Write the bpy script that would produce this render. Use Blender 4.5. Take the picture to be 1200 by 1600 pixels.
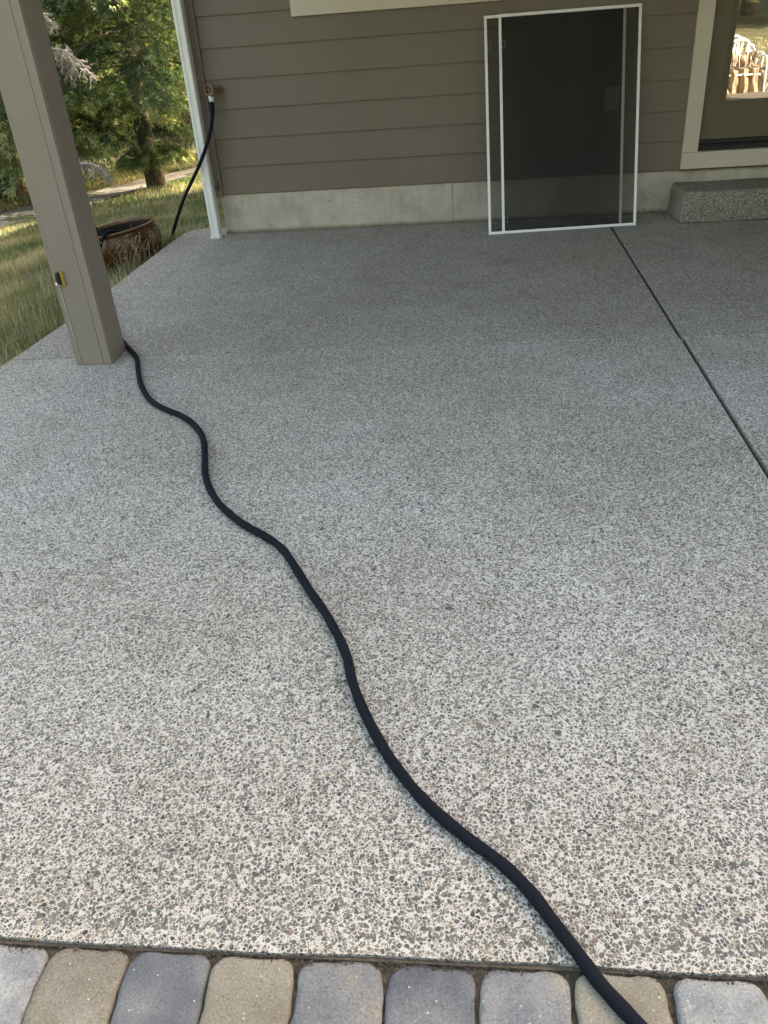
import bpy, bmesh, math, random
import numpy as np
from mathutils import Vector, Matrix

for o in list(bpy.data.objects):
    bpy.data.objects.remove(o, do_unlink=True)
SC = bpy.context.scene
COL = SC.collection
rng = np.random.default_rng(7)
random.seed(7)

# ------------------------------------------------------------------ camera
cam_d = bpy.data.cameras.new('camera')
cam = bpy.data.objects.new('camera', cam_d)
COL.objects.link(cam)
R_ = Vector((0.99432, 0.08644, -0.06230))
F_ = Vector((-0.10799, 0.84321, -0.52664))
F_.normalize()
R_ = Vector((0.994, 0.086, -0.067)); R_ = (R_ - F_ * R_.dot(F_)).normalized()
U_ = R_.cross(F_)
M = Matrix((R_, U_, -F_)).transposed().to_4x4()
M.translation = Vector((0.2205, -5.904, 1.3245))
cam.matrix_world = M
cam_d.sensor_fit = 'VERTICAL'
cam_d.sensor_height = 24.0
cam_d.lens = 24.0 * 1277.27 / 1600.0
cam_d.clip_start = 0.05
cam_d.clip_end = 600
SC.camera = cam

# ------------------------------------------------------------------ light
SUN_AZ = math.radians(45)      # clockwise from +Y
SUN_EL = math.radians(33)
w = bpy.data.worlds.new('World')
SC.world = w
w.use_nodes = True
nt = w.node_tree
nt.nodes.clear()
sky = nt.nodes.new('ShaderNodeTexSky')
sky.sky_type = 'NISHITA'
sky.sun_disc = False
sky.sun_elevation = SUN_EL
sky.sun_rotation = SUN_AZ
sky.air_density = 1.0
sky.dust_density = 3.0
sky.ozone_density = 1.0
bg = nt.nodes.new('ShaderNodeBackground')
bg.inputs['Strength'].default_value = 0.15
wo = nt.nodes.new('ShaderNodeOutputWorld')
tint = nt.nodes.new('ShaderNodeMix'); tint.data_type = 'RGBA'; tint.blend_type = 'MULTIPLY'
tint.inputs[0].default_value = 1.0
tint.inputs[7].default_value = (1.19, 1.0, 0.755, 1)      # evening haze and the camera's warm white balance
nt.links.new(sky.outputs[0], tint.inputs[6])
nt.links.new(tint.outputs[2], bg.inputs[0])
nt.links.new(bg.outputs[0], wo.inputs[0])
sd = bpy.data.lights.new('sun', 'SUN')
sd.energy = 5.0
sd.angle = math.radians(0.55)
sd.color = (1.0, 0.90, 0.73)
sun = bpy.data.objects.new('sun', sd)
COL.objects.link(sun)
dsun = Vector((math.sin(SUN_AZ) * math.cos(SUN_EL), math.cos(SUN_AZ) * math.cos(SUN_EL), math.sin(SUN_EL)))
sun.rotation_euler = dsun.to_track_quat('Z', 'Y').to_euler()
SC.view_settings.view_transform = 'Standard'
SC.view_settings.look = 'None'
SC.view_settings.gamma = 1.0
SC.view_settings.use_curve_mapping = False
SC.view_settings.exposure = 2.62
SC.render.engine = 'CYCLES'

# ------------------------------------------------------------------ material helpers
def new_mat(name):
    m = bpy.data.materials.new(name)
    m.use_nodes = True
    t = m.node_tree
    b = t.nodes['Principled BSDF']
    return m, t, b

def N(t, kind, **kw):
    n = t.nodes.new(kind)
    for k, v in kw.items():
        if k in n.inputs.keys():
            n.inputs[k].default_value = v
        else:
            setattr(n, k, v)
    return n

def ramp(t, src, stops):
    r = t.nodes.new('ShaderNodeValToRGB')
    el = r.color_ramp.elements
    while len(el) > 1:
        el.remove(el[-1])
    el[0].position = stops[0][0]
    el[0].color = tuple(stops[0][1]) + (1,)
    for p, c in stops[1:]:
        e = el.new(p)
        e.color = tuple(c) + (1,)
    if src is not None:
        t.links.new(src, r.inputs[0])
    return r

def g3(v):
    return (v, v, v)

def mix(t, mode, fac, a, b):
    n = t.nodes.new('ShaderNodeMix')
    n.data_type = 'RGBA'
    n.blend_type = mode
    for sock, val in ((n.inputs[0], fac), (n.inputs[6], a), (n.inputs[7], b)):
        if hasattr(val, 'is_linked') or isinstance(val, bpy.types.NodeSocket):
            t.links.new(val, sock)
        elif isinstance(val, (int, float)):
            sock.default_value = val
        else:
            sock.default_value = tuple(val) + (1,)
    return n.outputs[2]

def math_(t, op, a, b=None, c=None):
    n = t.nodes.new('ShaderNodeMath')
    n.operation = op
    for i, v in enumerate((a, b, c)):
        if v is None:
            continue
        if isinstance(v, (int, float)):
            n.inputs[i].default_value = v
        else:
            t.links.new(v, n.inputs[i])
    return n.outputs[0]

def objco(t, scale=(1, 1, 1), world=False):
    if world:
        tc = t.nodes.new('ShaderNodeNewGeometry')
        src = tc.outputs['Position']
    else:
        tc = t.nodes.new('ShaderNodeTexCoord')
        src = tc.outputs['Object']
    mp = t.nodes.new('ShaderNodeMapping')
    mp.inputs['Scale'].default_value = scale
    t.links.new(src, mp.inputs[0])
    return mp.outputs[0]

def noise(t, co, scale, detail=3, rough=0.55, out='Fac'):
    n = t.nodes.new('ShaderNodeTexNoise')
    n.inputs['Scale'].default_value = scale
    n.inputs['Detail'].default_value = detail
    n.inputs['Roughness'].default_value = rough
    t.links.new(co, n.inputs['Vector'])
    return n.outputs[out]

def bump(t, b, h, strength, dist):
    n = t.nodes.new('ShaderNodeBump')
    n.inputs['Strength'].default_value = strength
    n.inputs['Distance'].default_value = dist
    t.links.new(h, n.inputs['Height'])
    t.links.new(n.outputs[0], b.inputs['Normal'])
    return n

def paint(name, col, rough=0.55, var=0.12, grain=(2, 2, 2), gscale=8, bstr=0.15, bdist=0.002, dirt=0.0):
    m, t, b = new_mat(name)
    co = objco(t, world=True)
    n1 = noise(t, co, 1.7, 5, 0.6)
    v = ramp(t, n1, [(0.3, g3(1 - var)), (0.7, g3(1 + var * 0.4))])
    c = mix(t, 'MULTIPLY', 1.0, col, v.outputs[0])
    if dirt:
        n2 = noise(t, objco(t, (1, 1, 0.25), True), 14, 5, 0.7)
        d = ramp(t, n2, [(0.5, g3(1)), (0.75, g3(1 - dirt))])
        c = mix(t, 'MULTIPLY', 1.0, c, d.outputs[0])
    t.links.new(c, b.inputs['Base Color'])
    b.inputs['Roughness'].default_value = rough
    h = noise(t, objco(t, grain, True), gscale, 4, 0.6)
    bump(t, b, h, bstr, bdist)
    return m

def aggregate(name, tint=(1, 1, 1), dark=1.0):
    """exposed aggregate concrete: pebbles of several greys set in pale cement"""
    m, t, b = new_mat(name)
    co0 = objco(t, world=True)
    wob = noise(t, co0, 90, 2, 0.5, 'Color')
    sub = t.nodes.new('ShaderNodeVectorMath'); sub.operation = 'SUBTRACT'
    t.links.new(wob, sub.inputs[0]); sub.inputs[1].default_value = (0.5, 0.5, 0.5)
    sc = t.nodes.new('ShaderNodeVectorMath'); sc.operation = 'SCALE'
    t.links.new(sub.outputs[0], sc.inputs[0]); sc.inputs['Scale'].default_value = 0.0045
    ad = t.nodes.new('ShaderNodeVectorMath'); ad.operation = 'ADD'
    t.links.new(co0, ad.inputs[0]); t.links.new(sc.outputs[0], ad.inputs[1])
    co = ad.outputs[0]
    def layer(scale, lo, hi, off):
        mp = t.nodes.new('ShaderNodeMapping')
        mp.inputs['Location'].default_value = (off, off * 1.7, 0.0)
        t.links.new(co, mp.inputs[0])
        vc = t.nodes.new('ShaderNodeTexVoronoi'); vc.feature = 'F1'
        vc.inputs['Scale'].default_value = scale
        vc.inputs['Randomness'].default_value = 1.0
        ve = t.nodes.new('ShaderNodeTexVoronoi'); ve.feature = 'DISTANCE_TO_EDGE'
        ve.inputs['Scale'].default_value = scale
        ve.inputs['Randomness'].default_value = 1.0
        t.links.new(mp.outputs[0], vc.inputs['Vector']); t.links.new(mp.outputs[0], ve.inputs['Vector'])
        sp = t.nodes.new('ShaderNodeSeparateColor')
        t.links.new(vc.outputs['Color'], sp.inputs[0])
        th = math_(t, 'MULTIPLY_ADD', sp.outputs[1], hi - lo, lo)
        d = math_(t, 'SUBTRACT', ve.outputs['Distance'], th)
        # round the cell corners too
        rr = math_(t, 'MULTIPLY_ADD', sp.outputs[2], -0.22, 0.66)
        d2 = math_(t, 'MULTIPLY', math_(t, 'SUBTRACT', rr, vc.outputs['Distance']), 0.45)
        d = math_(t, 'MINIMUM', d, d2)
        mk = t.nodes.new('ShaderNodeMapRange')
        mk.inputs['From Min'].default_value = 0.0
        mk.inputs['From Max'].default_value = 0.045
        t.links.new(d, mk.inputs['Value'])
        col = ramp(t, sp.outputs[0], PEB)
        col.color_ramp.interpolation = 'CONSTANT'
        return mk.outputs[0], col.outputs[0], d
    PEB = [(0.0, (0.085, 0.083, 0.076)), (0.12, (0.135, 0.130, 0.115)), (0.26, (0.175, 0.168, 0.145)),
           (0.38, (0.105, 0.106, 0.098)), (0.50, (0.150, 0.148, 0.132)), (0.62, (0.205, 0.195, 0.165)),
           (0.72, (0.120, 0.122, 0.118)), (0.80, (0.055, 0.060, 0.068)), (0.85, (0.165, 0.155, 0.125)),
           (0.91, (0.27, 0.25, 0.205)), (0.95, (0.20, 0.135, 0.10)), (0.965, (0.42, 0.40, 0.35)), (0.985, (0.27, 0.215, 0.14))]
    k1, c1, d1 = layer(126, 0.015, 0.12, 0.0)
    k2, c2, d2 = layer(215, 0.02, 0.16, 3.3)
    mat_n = noise(t, co0, 600, 2, 0.6)
    cem = ramp(t, mat_n, [(0.25, (0.42, 0.41, 0.385)), (0.5, (0.56, 0.55, 0.525)), (0.8, (0.67, 0.66, 0.635))])
    c2l = mix(t, 'MULTIPLY', 1.0, c2, (1.45, 1.42, 1.38))
    base = mix(t, 'MIX', k2, cem.outputs[0], c2l)
    fine = noise(t, co0, 900, 2, 0.7)
    c1v = mix(t, 'MULTIPLY', 1.0, c1, ramp(t, fine, [(0.3, g3(0.90)), (0.7, g3(1.42))]).outputs[0])
    base = mix(t, 'MIX', k1, base, c1v)
    # large stains, paler scrubbed patches and fine dust
    big = noise(t, co0, 0.9, 5, 0.6)
    st = ramp(t, big, [(0.3, (0.90, 0.89, 0.86)), (0.52, (1, 1, 1)), (0.68, (1.10, 1.11, 1.15))])
    base = mix(t, 'MULTIPLY', 1.0, base, st.outputs[0])
    med = noise(t, co0, 4.5, 6, 0.7)
    st2 = ramp(t, med, [(0.30, (0.88, 0.865, 0.83)), (0.5, g3(1.0)), (0.72, (1.05, 1.05, 1.05))])
    base = mix(t, 'MULTIPLY', 1.0, base, st2.outputs[0])
    base = mix(t, 'MULTIPLY', 1.0, base, tuple(x * dark * 0.88 for x in tint))
    t.links.new(base, b.inputs['Base Color'])
    b.inputs['Roughness'].default_value = 0.72
    b.inputs['Specular IOR Level'].default_value = 0.15
    hh = math_(t, 'MULTIPLY_ADD', k2, 0.4, math_(t, 'MULTIPLY', mat_n, 0.25))
    hh = math_(t, 'MAXIMUM', hh, k1)
    bump(t, b, hh, 0.7, 0.0014)
    return m

# ------------------------------------------------------------------ mesh helpers
def tag(o, label=None, cat=None, group=None, kind=None):
    if label: o['label'] = label
    if cat: o['category'] = cat
    if group: o['group'] = group
    if kind: o['kind'] = kind
    return o

def empty(name, loc, label=None, cat=None, group=None):
    o = bpy.data.objects.new(name, None)
    o.empty_display_size = 0.1
    o.location = loc
    COL.objects.link(o)
    return tag(o, label, cat, group)

def link(name, me, mat, parent=None, smooth=False):
    if mat is not None and not me.materials:
        me.materials.append(mat)
    if smooth:
        me.polygons.foreach_set('use_smooth', [True] * len(me.polygons))
    o = bpy.data.objects.new(name, me)
    COL.objects.link(o)
    if parent is not None:
        o.parent = parent
        o.matrix_parent_inverse = Matrix.Translation(-parent.location) if parent.type == 'EMPTY' else parent.matrix_world.inverted()
    return o

def from_bm(name, bm, mat, parent=None, smooth=False):
    me = bpy.data.meshes.new(name)
    bmesh.ops.recalc_face_normals(bm, faces=bm.faces)
    bm.to_mesh(me)
    bm.free()
    return link(name, me, mat, parent, smooth)

def bm_box(bm, lo, hi, bev=0.0, seg=2):
    g = bmesh.ops.create_cube(bm, size=1)
    for v in g['verts']:
        v.co = Vector([lo[i] + (v.co[i] + 0.5) * (hi[i] - lo[i]) for i in range(3)])
    if bev:
        es = list({e for v in g['verts'] for e in v.link_edges})
        bmesh.ops.bevel(bm, geom=es, offset=bev, segments=seg, profile=0.5, affect='EDGES')

def box(name, lo, hi, mat, parent=None, bev=0.0, seg=2):
    bm = bmesh.new()
    bm_box(bm, lo, hi, bev, seg)
    return from_bm(name, bm, mat, parent)

def prism(bm, prof, axis, a, b):
    """extrude a 2-D profile along x ('x': (y,z)) or z ('z': (x,y)) or y ('y': (x,z))"""
    def P(u, v, s):
        return {'x': (s, u, v), 'z': (u, v, s), 'y': (u, s, v)}[axis]
    A = [bm.verts.new(P(u, v, a)) for u, v in prof]
    B = [bm.verts.new(P(u, v, b)) for u, v in prof]
    n = len(prof)
    for i in range(n):
        bm.faces.new((A[i], A[(i + 1) % n], B[(i + 1) % n], B[i]))
    bm.faces.new(A); bm.faces.new(B[::-1])

def catmull(P, n=6):
    P = [np.array(p, float) for p in P]
    Q = [2 * P[0] - P[1]] + P + [2 * P[-1] - P[-2]]
    out = []
    for i in range(1, len(Q) - 2):
        p0, p1, p2, p3 = Q[i - 1:i + 3]
        for k in range(n):
            t = k / n
            out.append(0.5 * ((2 * p1) + (-p0 + p2) * t + (2 * p0 - 5 * p1 + 4 * p2 - p3) * t * t + (-p0 + 3 * p1 - 3 * p2 + p3) * t ** 3))
    out.append(P[-1])
    return out

def tube_data(path, rad, seg=10, cap=True, V=None, Fc=None):
    V = [] if V is None else V
    Fc = [] if Fc is None else Fc
    path = [np.array(p, float) for p in path]
    n = len(path)
    base = len(V)
    up = np.array([0, 0, 1.0])
    prev = None
    for i, p in enumerate(path):
        d = path[min(i + 1, n - 1)] - path[max(i - 1, 0)]
        d = d / (np.linalg.norm(d) + 1e-12)
        a = np.cross(d, up) if prev is None else prev - d * np.dot(prev, d)
        if np.linalg.norm(a) < 1e-4:
            a = np.cross(d, np.array([1.0, 0, 0]))
        a /= np.linalg.norm(a)
        prev = a
        b = np.cross(d, a)
        r = rad[i] if hasattr(rad, '__len__') else rad
        for k in range(seg):
            th = 2 * math.pi * k / seg
            V.append(tuple(p + r * (math.cos(th) * a + math.sin(th) * b)))
    for i in range(n - 1):
        for k in range(seg):
            k2 = (k + 1) % seg
            Fc.append((base + i * seg + k, base + i * seg + k2, base + (i + 1) * seg + k2, base + (i + 1) * seg + k))
    if cap:
        Fc.append(tuple(base + k for k in range(seg))[::-1])
        Fc.append(tuple(base + (n - 1) * seg + k for k in range(seg)))
    return V, Fc

def tube(name, path, rad, mat, parent=None, seg=10):
    V, Fc = tube_data(path, rad, seg)
    me = bpy.data.meshes.new(name)
    me.from_pydata(V, [], Fc)
    return link(name, me, mat, parent, True)

def lathe(name, prof, mat, parent=None, seg=48, mtx=None):
    V = []; Fc = []
    for r, z in prof:
        for k in range(seg):
            a = 2 * math.pi * k / seg
            V.append((r * math.cos(a), r * math.sin(a), z))
    for i in range(len(prof) - 1):
        for k in range(seg):
            k2 = (k + 1) % seg
            Fc.append((i * seg + k, i * seg + k2, (i + 1) * seg + k2, (i + 1) * seg + k))
    me = bpy.data.meshes.new(name)
    me.from_pydata(V, [], Fc)
    if mtx is not None:
        me.transform(mtx)
    return link(name, me, mat, parent, True)

def np_mesh(name, V, tris, mat, parent=None, attrs=None, smooth=False):
    """fast triangle mesh; attrs: dict of per-vertex float arrays"""
    me = bpy.data.meshes.new(name)
    nv = len(V); nf = len(tris)
    me.vertices.add(nv)
    me.vertices.foreach_set('co', np.asarray(V, np.float32).ravel())
    me.loops.add(nf * 3)
    me.loops.foreach_set('vertex_index', np.asarray(tris, np.int32).ravel())
    me.polygons.add(nf)
    me.polygons.foreach_set('loop_start', np.arange(0, nf * 3, 3, dtype=np.int32))
    me.update(calc_edges=True)
    for k, a in (attrs or {}).items():
        at = me.attributes.new(k, 'FLOAT', 'POINT')
        at.data.foreach_set('value', np.asarray(a, np.float32))
    return link(name, me, mat, parent, smooth)

# ------------------------------------------------------------------ materials
M_AGG = aggregate('exposed_aggregate', (1.125, 1.080, 1.03))
M_AGG_REAR = aggregate('exposed_aggregate_rear', (1.14, 1.055, 0.985), 0.92)  # rear panels: slightly darker, warmer tint
M_AGG_STEP = aggregate('step_aggregate', (1.0, 0.92, 0.81), 0.78)

def siding_mat():
    m, t, b = new_mat('siding_paint')
    co = objco(t, world=True)
    v = ramp(t, noise(t, co, 1.1, 4, 0.6), [(0.3, g3(0.92)), (0.7, g3(1.04))])
    c = mix(t, 'MULTIPLY', 1.0, (0.180, 0.145, 0.115), v.outputs[0])
    g = noise(t, objco(t, (2.2, 1, 60), True), 3.0, 5, 0.65)
    c = mix(t, 'MULTIPLY', 1.0, c, ramp(t, g, [(0.35, g3(0.93)), (0.65, g3(1.04))]).outputs[0])
    t.links.new(c, b.inputs['Base Color'])
    b.inputs['Roughness'].default_value = 0.5
    bump(t, b, g, 0.5, 0.0025)
    return m
M_SIDING = siding_mat()
M_TRIM = paint('cream_trim_paint', (0.62, 0.545, 0.445), 0.5, 0.06, (3, 3, 30), 6, 0.2, 0.001, 0.06)
M_POST = paint('post_paint', (0.252, 0.213, 0.175), 0.5, 0.08, (30, 30, 3), 6, 0.2, 0.001, 0.10)
M_CORNER = paint('corner_board_paint', (0.180, 0.147, 0.118), 0.5, 0.08, (30, 30, 3), 6, 0.2, 0.001, 0.05)
M_CAULK = paint('pale_caulk', (0.46, 0.41, 0.34), 0.6, 0.1)
M_WHITE = paint('white_painted_metal', (0.80, 0.80, 0.79), 0.35, 0.05, bstr=0.05, dirt=0.08)
M_FRAME = paint('white_frame_aluminium', (0.90, 0.89, 0.87), 0.38, 0.03, bstr=0.03)
M_DOOR = paint('door_paint', (0.135, 0.112, 0.072), 0.42, 0.06, bstr=0.08)
M_BLACK = paint('black_rubber', (0.012, 0.012, 0.013), 0.45, 0.2)
M_SOFFIT = paint('soffit_paint', (0.30, 0.22, 0.13), 0.7, 0.05)
M_ROOF = paint('roof_shingle', (0.10, 0.095, 0.09), 0.9, 0.2, gscale=40, bstr=0.6, bdist=0.01)
M_BRONZE = paint('weathered_bronze', (0.26, 0.155, 0.08), 0.5, 0.3, gscale=60, bstr=0.4, bdist=0.001)
M_BRONZE.node_tree.nodes['Principled BSDF'].inputs['Metallic'].default_value = 0.35
M_DARKBRONZE = paint('dark_bronze', (0.07, 0.055, 0.04), 0.4, 0.3)
M_GREYPLASTIC = paint('grey_plastic', (0.36, 0.35, 0.33), 0.45, 0.05)
M_YELLOW = paint('yellow_plastic', (0.36, 0.25, 0.04), 0.45, 0.15)
M_CORD = paint('pale_cord', (0.60, 0.54, 0.44), 0.8, 0.1)
M_JOINT = paint('joint_shadow_filler', (0.012, 0.011, 0.010), 0.95, 0.3, gscale=60, bstr=0.5, bdist=0.003)

def concrete_mat():
    m, t, b = new_mat('foundation_concrete')
    co = objco(t, world=True)
    a = ramp(t, noise(t, co, 4.5, 7, 0.7), [(0.28, (0.36, 0.31, 0.245)), (0.5, (0.52, 0.46, 0.385)), (0.72, (0.62, 0.565, 0.49))])
    s = ramp(t, noise(t, objco(t, (6, 1, 0.7), True), 2.2, 5, 0.65), [(0.34, g3(0.90)), (0.6, g3(1.02))])
    c = mix(t, 'MULTIPLY', 1.0, a.outputs[0], s.outputs[0])
    sp = ramp(t, noise(t, co, 38, 3, 0.6), [(0.24, g3(0.55)), (0.31, g3(1.0))])
    c = mix(t, 'MULTIPLY', 1.0, c, sp.outputs[0])
    # darker band with a ragged edge just above the slab
    geo = t.nodes.new('ShaderNodeNewGeometry'); sx = t.nodes.new('ShaderNodeSeparateXYZ')
    t.links.new(geo.outputs['Position'], sx.inputs[0])
    zz = math_(t, 'ADD', sx.outputs[2], math_(t, 'MULTIPLY_ADD', noise(t, objco(t, (1, 1, 0.2), True), 9, 4, 0.6), -0.03, 0.015))
    d = ramp(t, zz, [(0.0, (0.30, 0.28, 0.24)), (0.012, (0.55, 0.52, 0.46)), (0.03, (1, 1, 1))])
    c = mix(t, 'MULTIPLY', 1.0, c, d.outputs[0])
    t.links.new(c, b.inputs['Base Color'])
    b.inputs['Roughness'].default_value = 0.85
    bump(t, b, noise(t, co, 30, 5, 0.65), 0.35, 0.003)
    return m
M_CONC = concrete_mat()

def hose_mat():
    m, t, b = new_mat('woven_hose_sleeve')
    co = objco(t, world=True)
    c = ramp(t, noise(t, co, 220, 3, 0.6), [(0.3, (0.002, 0.0032, 0.007)), (0.75, (0.0055, 0.0085, 0.017))])
    lint = ramp(t, noise(t, co, 420, 1, 0.5), [(0.80, (0, 0, 0)), (0.84, (1, 1, 1))])
    cc = mix(t, 'MIX', lint.outputs[0], c.outputs[0], (0.06, 0.06, 0.06))
    t.links.new(cc, b.inputs['Base Color'])
    b.inputs['Roughness'].default_value = 0.85
    b.inputs['Specular IOR Level'].default_value = 0.25
    w1 = t.nodes.new('ShaderNodeTexWave'); w1.inputs['Scale'].default_value = 60; w1.inputs['Distortion'].default_value = 6.0; w1.inputs['Detail'].default_value = 3
    t.links.new(co, w1.inputs['Vector'])
    bump(t, b, w1.outputs['Fac'], 0.35, 0.0008)
    return m
M_HOSE = hose_mat()

def paver_mat(name, a, b_, c_):
    m, t, b = new_mat(name)
    co = objco(t, world=True)
    oi = t.nodes.new('ShaderNodeObjectInfo')
    cc = ramp(t, noise(t, co, 9, 4, 0.6), [(0.30, a), (0.5, b_), (0.70, c_)])
    v = ramp(t, oi.outputs['Random'], [(0, g3(0.88)), (1, g3(1.10))])
    c = mix(t, 'MULTIPLY', 1.0, cc.outputs[0], v.outputs[0])
    sp = ramp(t, noise(t, co, 260, 3, 0.7), [(0.28, g3(0.45)), (0.44, g3(0.92)), (0.60, g3(1.08)), (0.72, g3(1.7))])
    c = mix(t, 'MULTIPLY', 1.0, c, sp.outputs[0])
    chips = t.nodes.new('ShaderNodeTexVoronoi'); chips.inputs['Scale'].default_value = 70
    t.links.new(co, chips.inputs['Vector'])
    spc = t.nodes.new('ShaderNodeSeparateColor'); t.links.new(chips.outputs['Color'], spc.inputs[0])
    near = math_(t, 'LESS_THAN', chips.outputs['Distance'], 0.12)
    few = math_(t, 'GREATER_THAN', spc.outputs[0], 0.80)
    c = mix(t, 'MIX', math_(t, 'MULTIPLY', math_(t, 'MULTIPLY', near, few), 0.8), c, (0.62, 0.58, 0.5))
    fewd = math_(t, 'LESS_THAN', spc.outputs[0], 0.13)
    c = mix(t, 'MIX', math_(t, 'MULTIPLY', math_(t, 'MULTIPLY', near, fewd), 0.7), c, (0.06, 0.06, 0.06))
    t.links.new(c, b.inputs['Base Color'])
    b.inputs['Roughness'].default_value = 0.85
    bump(t, b, noise(t, co, 150, 6, 0.75), 0.9, 0.004)
    return m
PAV = {
    'pale': paver_mat('paver_pale', (0.20, 0.202, 0.207), (0.34, 0.34, 0.335), (0.46, 0.45, 0.43)),
    'tan': paver_mat('paver_tan', (0.20, 0.175, 0.135), (0.27, 0.238, 0.185), (0.33, 0.30, 0.245)),
    'slate': paver_mat('paver_slate', (0.115, 0.122, 0.135), (0.16, 0.167, 0.18), (0.25, 0.25, 0.25)),
    'blend': paver_mat('paver_blend', (0.16, 0.167, 0.18), (0.235, 0.235, 0.235), (0.32, 0.285, 0.235)),
}
def dirt_mat(name, a, b_, sc=25):
    m, t, b = new_mat(name)
    co = objco(t, world=True)
    c = ramp(t, noise(t, co, sc, 6, 0.7), [(0.3, a), (0.7, b_)])
    t.links.new(c.outputs[0], b.inputs['Base Color'])
    b.inputs['Roughness'].default_value = 0.95
    bump(t, b, noise(t, co, sc * 6, 4, 0.7), 0.9, 0.006)
    return m
M_SAND = dirt_mat('joint_sand', (0.06, 0.05, 0.035), (0.20, 0.165, 0.12), 60)

def ground_mat():
    m, t, b = new_mat('lawn_ground')
    co = objco(t, world=True)
    c = ramp(t, noise(t, co, 0.8, 6, 0.65), [(0.30, (0.060, 0.075, 0.030)), (0.48, (0.10, 0.105, 0.048)), (0.62, (0.17, 0.15, 0.085)), (0.75, (0.22, 0.19, 0.125))])
    f = ramp(t, noise(t, co, 45, 4, 0.7), [(0.3, g3(0.55)), (0.7, g3(1.25))])
    cc = mix(t, 'MULTIPLY', 1.0, c.outputs[0], f.outputs[0])
    t.links.new(cc, b.inputs['Base Color'])
    b.inputs['Roughness'].default_value = 0.95
    bump(t, b, noise(t, co, 60, 4, 0.7), 1.0, 0.02)
    return m
M_GROUND = ground_mat()

def leafy(name, stops, trans=0.4, rough=0.6, attr='tone'):
    m, t, b = new_mat(name)
    a = t.nodes.new('ShaderNodeAttribute'); a.attribute_name = attr
    c = ramp(t, a.outputs['Fac'], stops)
    t.links.new(c.outputs[0], b.inputs['Base Color'])
    b.inputs['Roughness'].default_value = rough
    b.inputs['Specular IOR Level'].default_value = 0.3
    tr = t.nodes.new('ShaderNodeBsdfTranslucent')
    t.links.new(mix(t, 'MULTIPLY', 1.0, c.outputs[0], (1.5, 1.5, 0.8)), tr.inputs['Color'])
    ms = t.nodes.new('ShaderNodeMixShader'); ms.inputs[0].default_value = trans
    out = t.nodes['Material Output']
    t.links.new(b.outputs[0], ms.inputs[1]); t.links.new(tr.outputs[0], ms.inputs[2]); t.links.new(ms.outputs[0], out.inputs[0])
    return m
M_GRASS = leafy('grass_blades', [(0, (0.07, 0.11, 0.045)), (0.3, (0.13, 0.165, 0.075)), (0.5, (0.24, 0.235, 0.135)), (0.72, (0.40, 0.345, 0.235)), (1, (0.55, 0.47, 0.35))], 0.35)
M_NEEDLE = leafy('needles', [(0, (0.028, 0.058, 0.034)), (0.33, (0.08, 0.13, 0.065)), (0.62, (0.19, 0.24, 0.11)), (1, (0.42, 0.43, 0.22))], 0.45)
M_STRAW = leafy('dry_straw', [(0, (0.34, 0.28, 0.17)), (1, (0.50, 0.44, 0.32))], 0.2)
M_DEADTWIG = paint('dead_twig_bark', (0.36, 0.335, 0.29), 0.9, 0.25)
def bark_mat():
    m, t, b = new_mat('bark')
    n = noise(t, objco(t, (1, 1, 0.22), True), 22, 6, 0.7)
    c = ramp(t, n, [(0.35, (0.045, 0.033, 0.025)), (0.55, (0.16, 0.12, 0.085)), (0.75, (0.27, 0.21, 0.15))])
    t.links.new(c.outputs[0], b.inputs['Base Color']); b.inputs['Roughness'].default_value = 0.95
    bump(t, b, n, 1.0, 0.04)
    return m
M_BARK = bark_mat()
M_PATH = dirt_mat('path_gravel', (0.17, 0.16, 0.145), (0.30, 0.275, 0.24), 6)

# ------------------------------------------------------------------ ground
def gz(x, y):
    x = np.asarray(x, float); y = np.asarray(y, float)
    dx = np.maximum(0, -1.95 - x); dy = np.maximum(0, y - 0.2)
    z = -0.10 - 1.4 * (1 - np.exp(-np.hypot(dx, dy) / 8))
    f = np.maximum(0, -6.7 - y)
    z = z - 0.22 * (1 - np.exp(-f / 1.2)) * np.exp(-dx)
    far = np.maximum(0, np.hypot(x, y) - 34)
    return z + 0.16 * far
u = np.linspace(-1, 1, 170)
gx = -3 + np.sinh(u * 4.3) / np.sinh(4.3) * 150
gy = 2 + np.sinh(u * 4.3) / np.sinh(4.3) * 150
GX, GY = np.meshgrid(gx, gy, indexing='ij')
GZ = gz(GX, GY)
wob = 0.02 * np.sin(GX * 1.9 + 1) * np.cos(GY * 2.3) + 0.012 * np.sin(GX * 4.7 + GY * 3.1)
mask = ((GX < -2.3) | (GY > 0.6) | (GY < -7.2)).astype(float)
GZ = GZ + wob * mask
n = len(u)
idx = np.arange(n * n).reshape(n, n)
a, b_, c, d = idx[:-1, :-1].ravel(), idx[1:, :-1].ravel(), idx[1:, 1:].ravel(), idx[:-1, 1:].ravel()
tris = np.concatenate([np.stack([a, b_, c], 1), np.stack([a, c, d], 1)])
tag(np_mesh('lawn_ground', np.stack([GX.ravel(), GY.ravel(), GZ.ravel()], 1), tris, M_GROUND, smooth=True), kind='structure')

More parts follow.
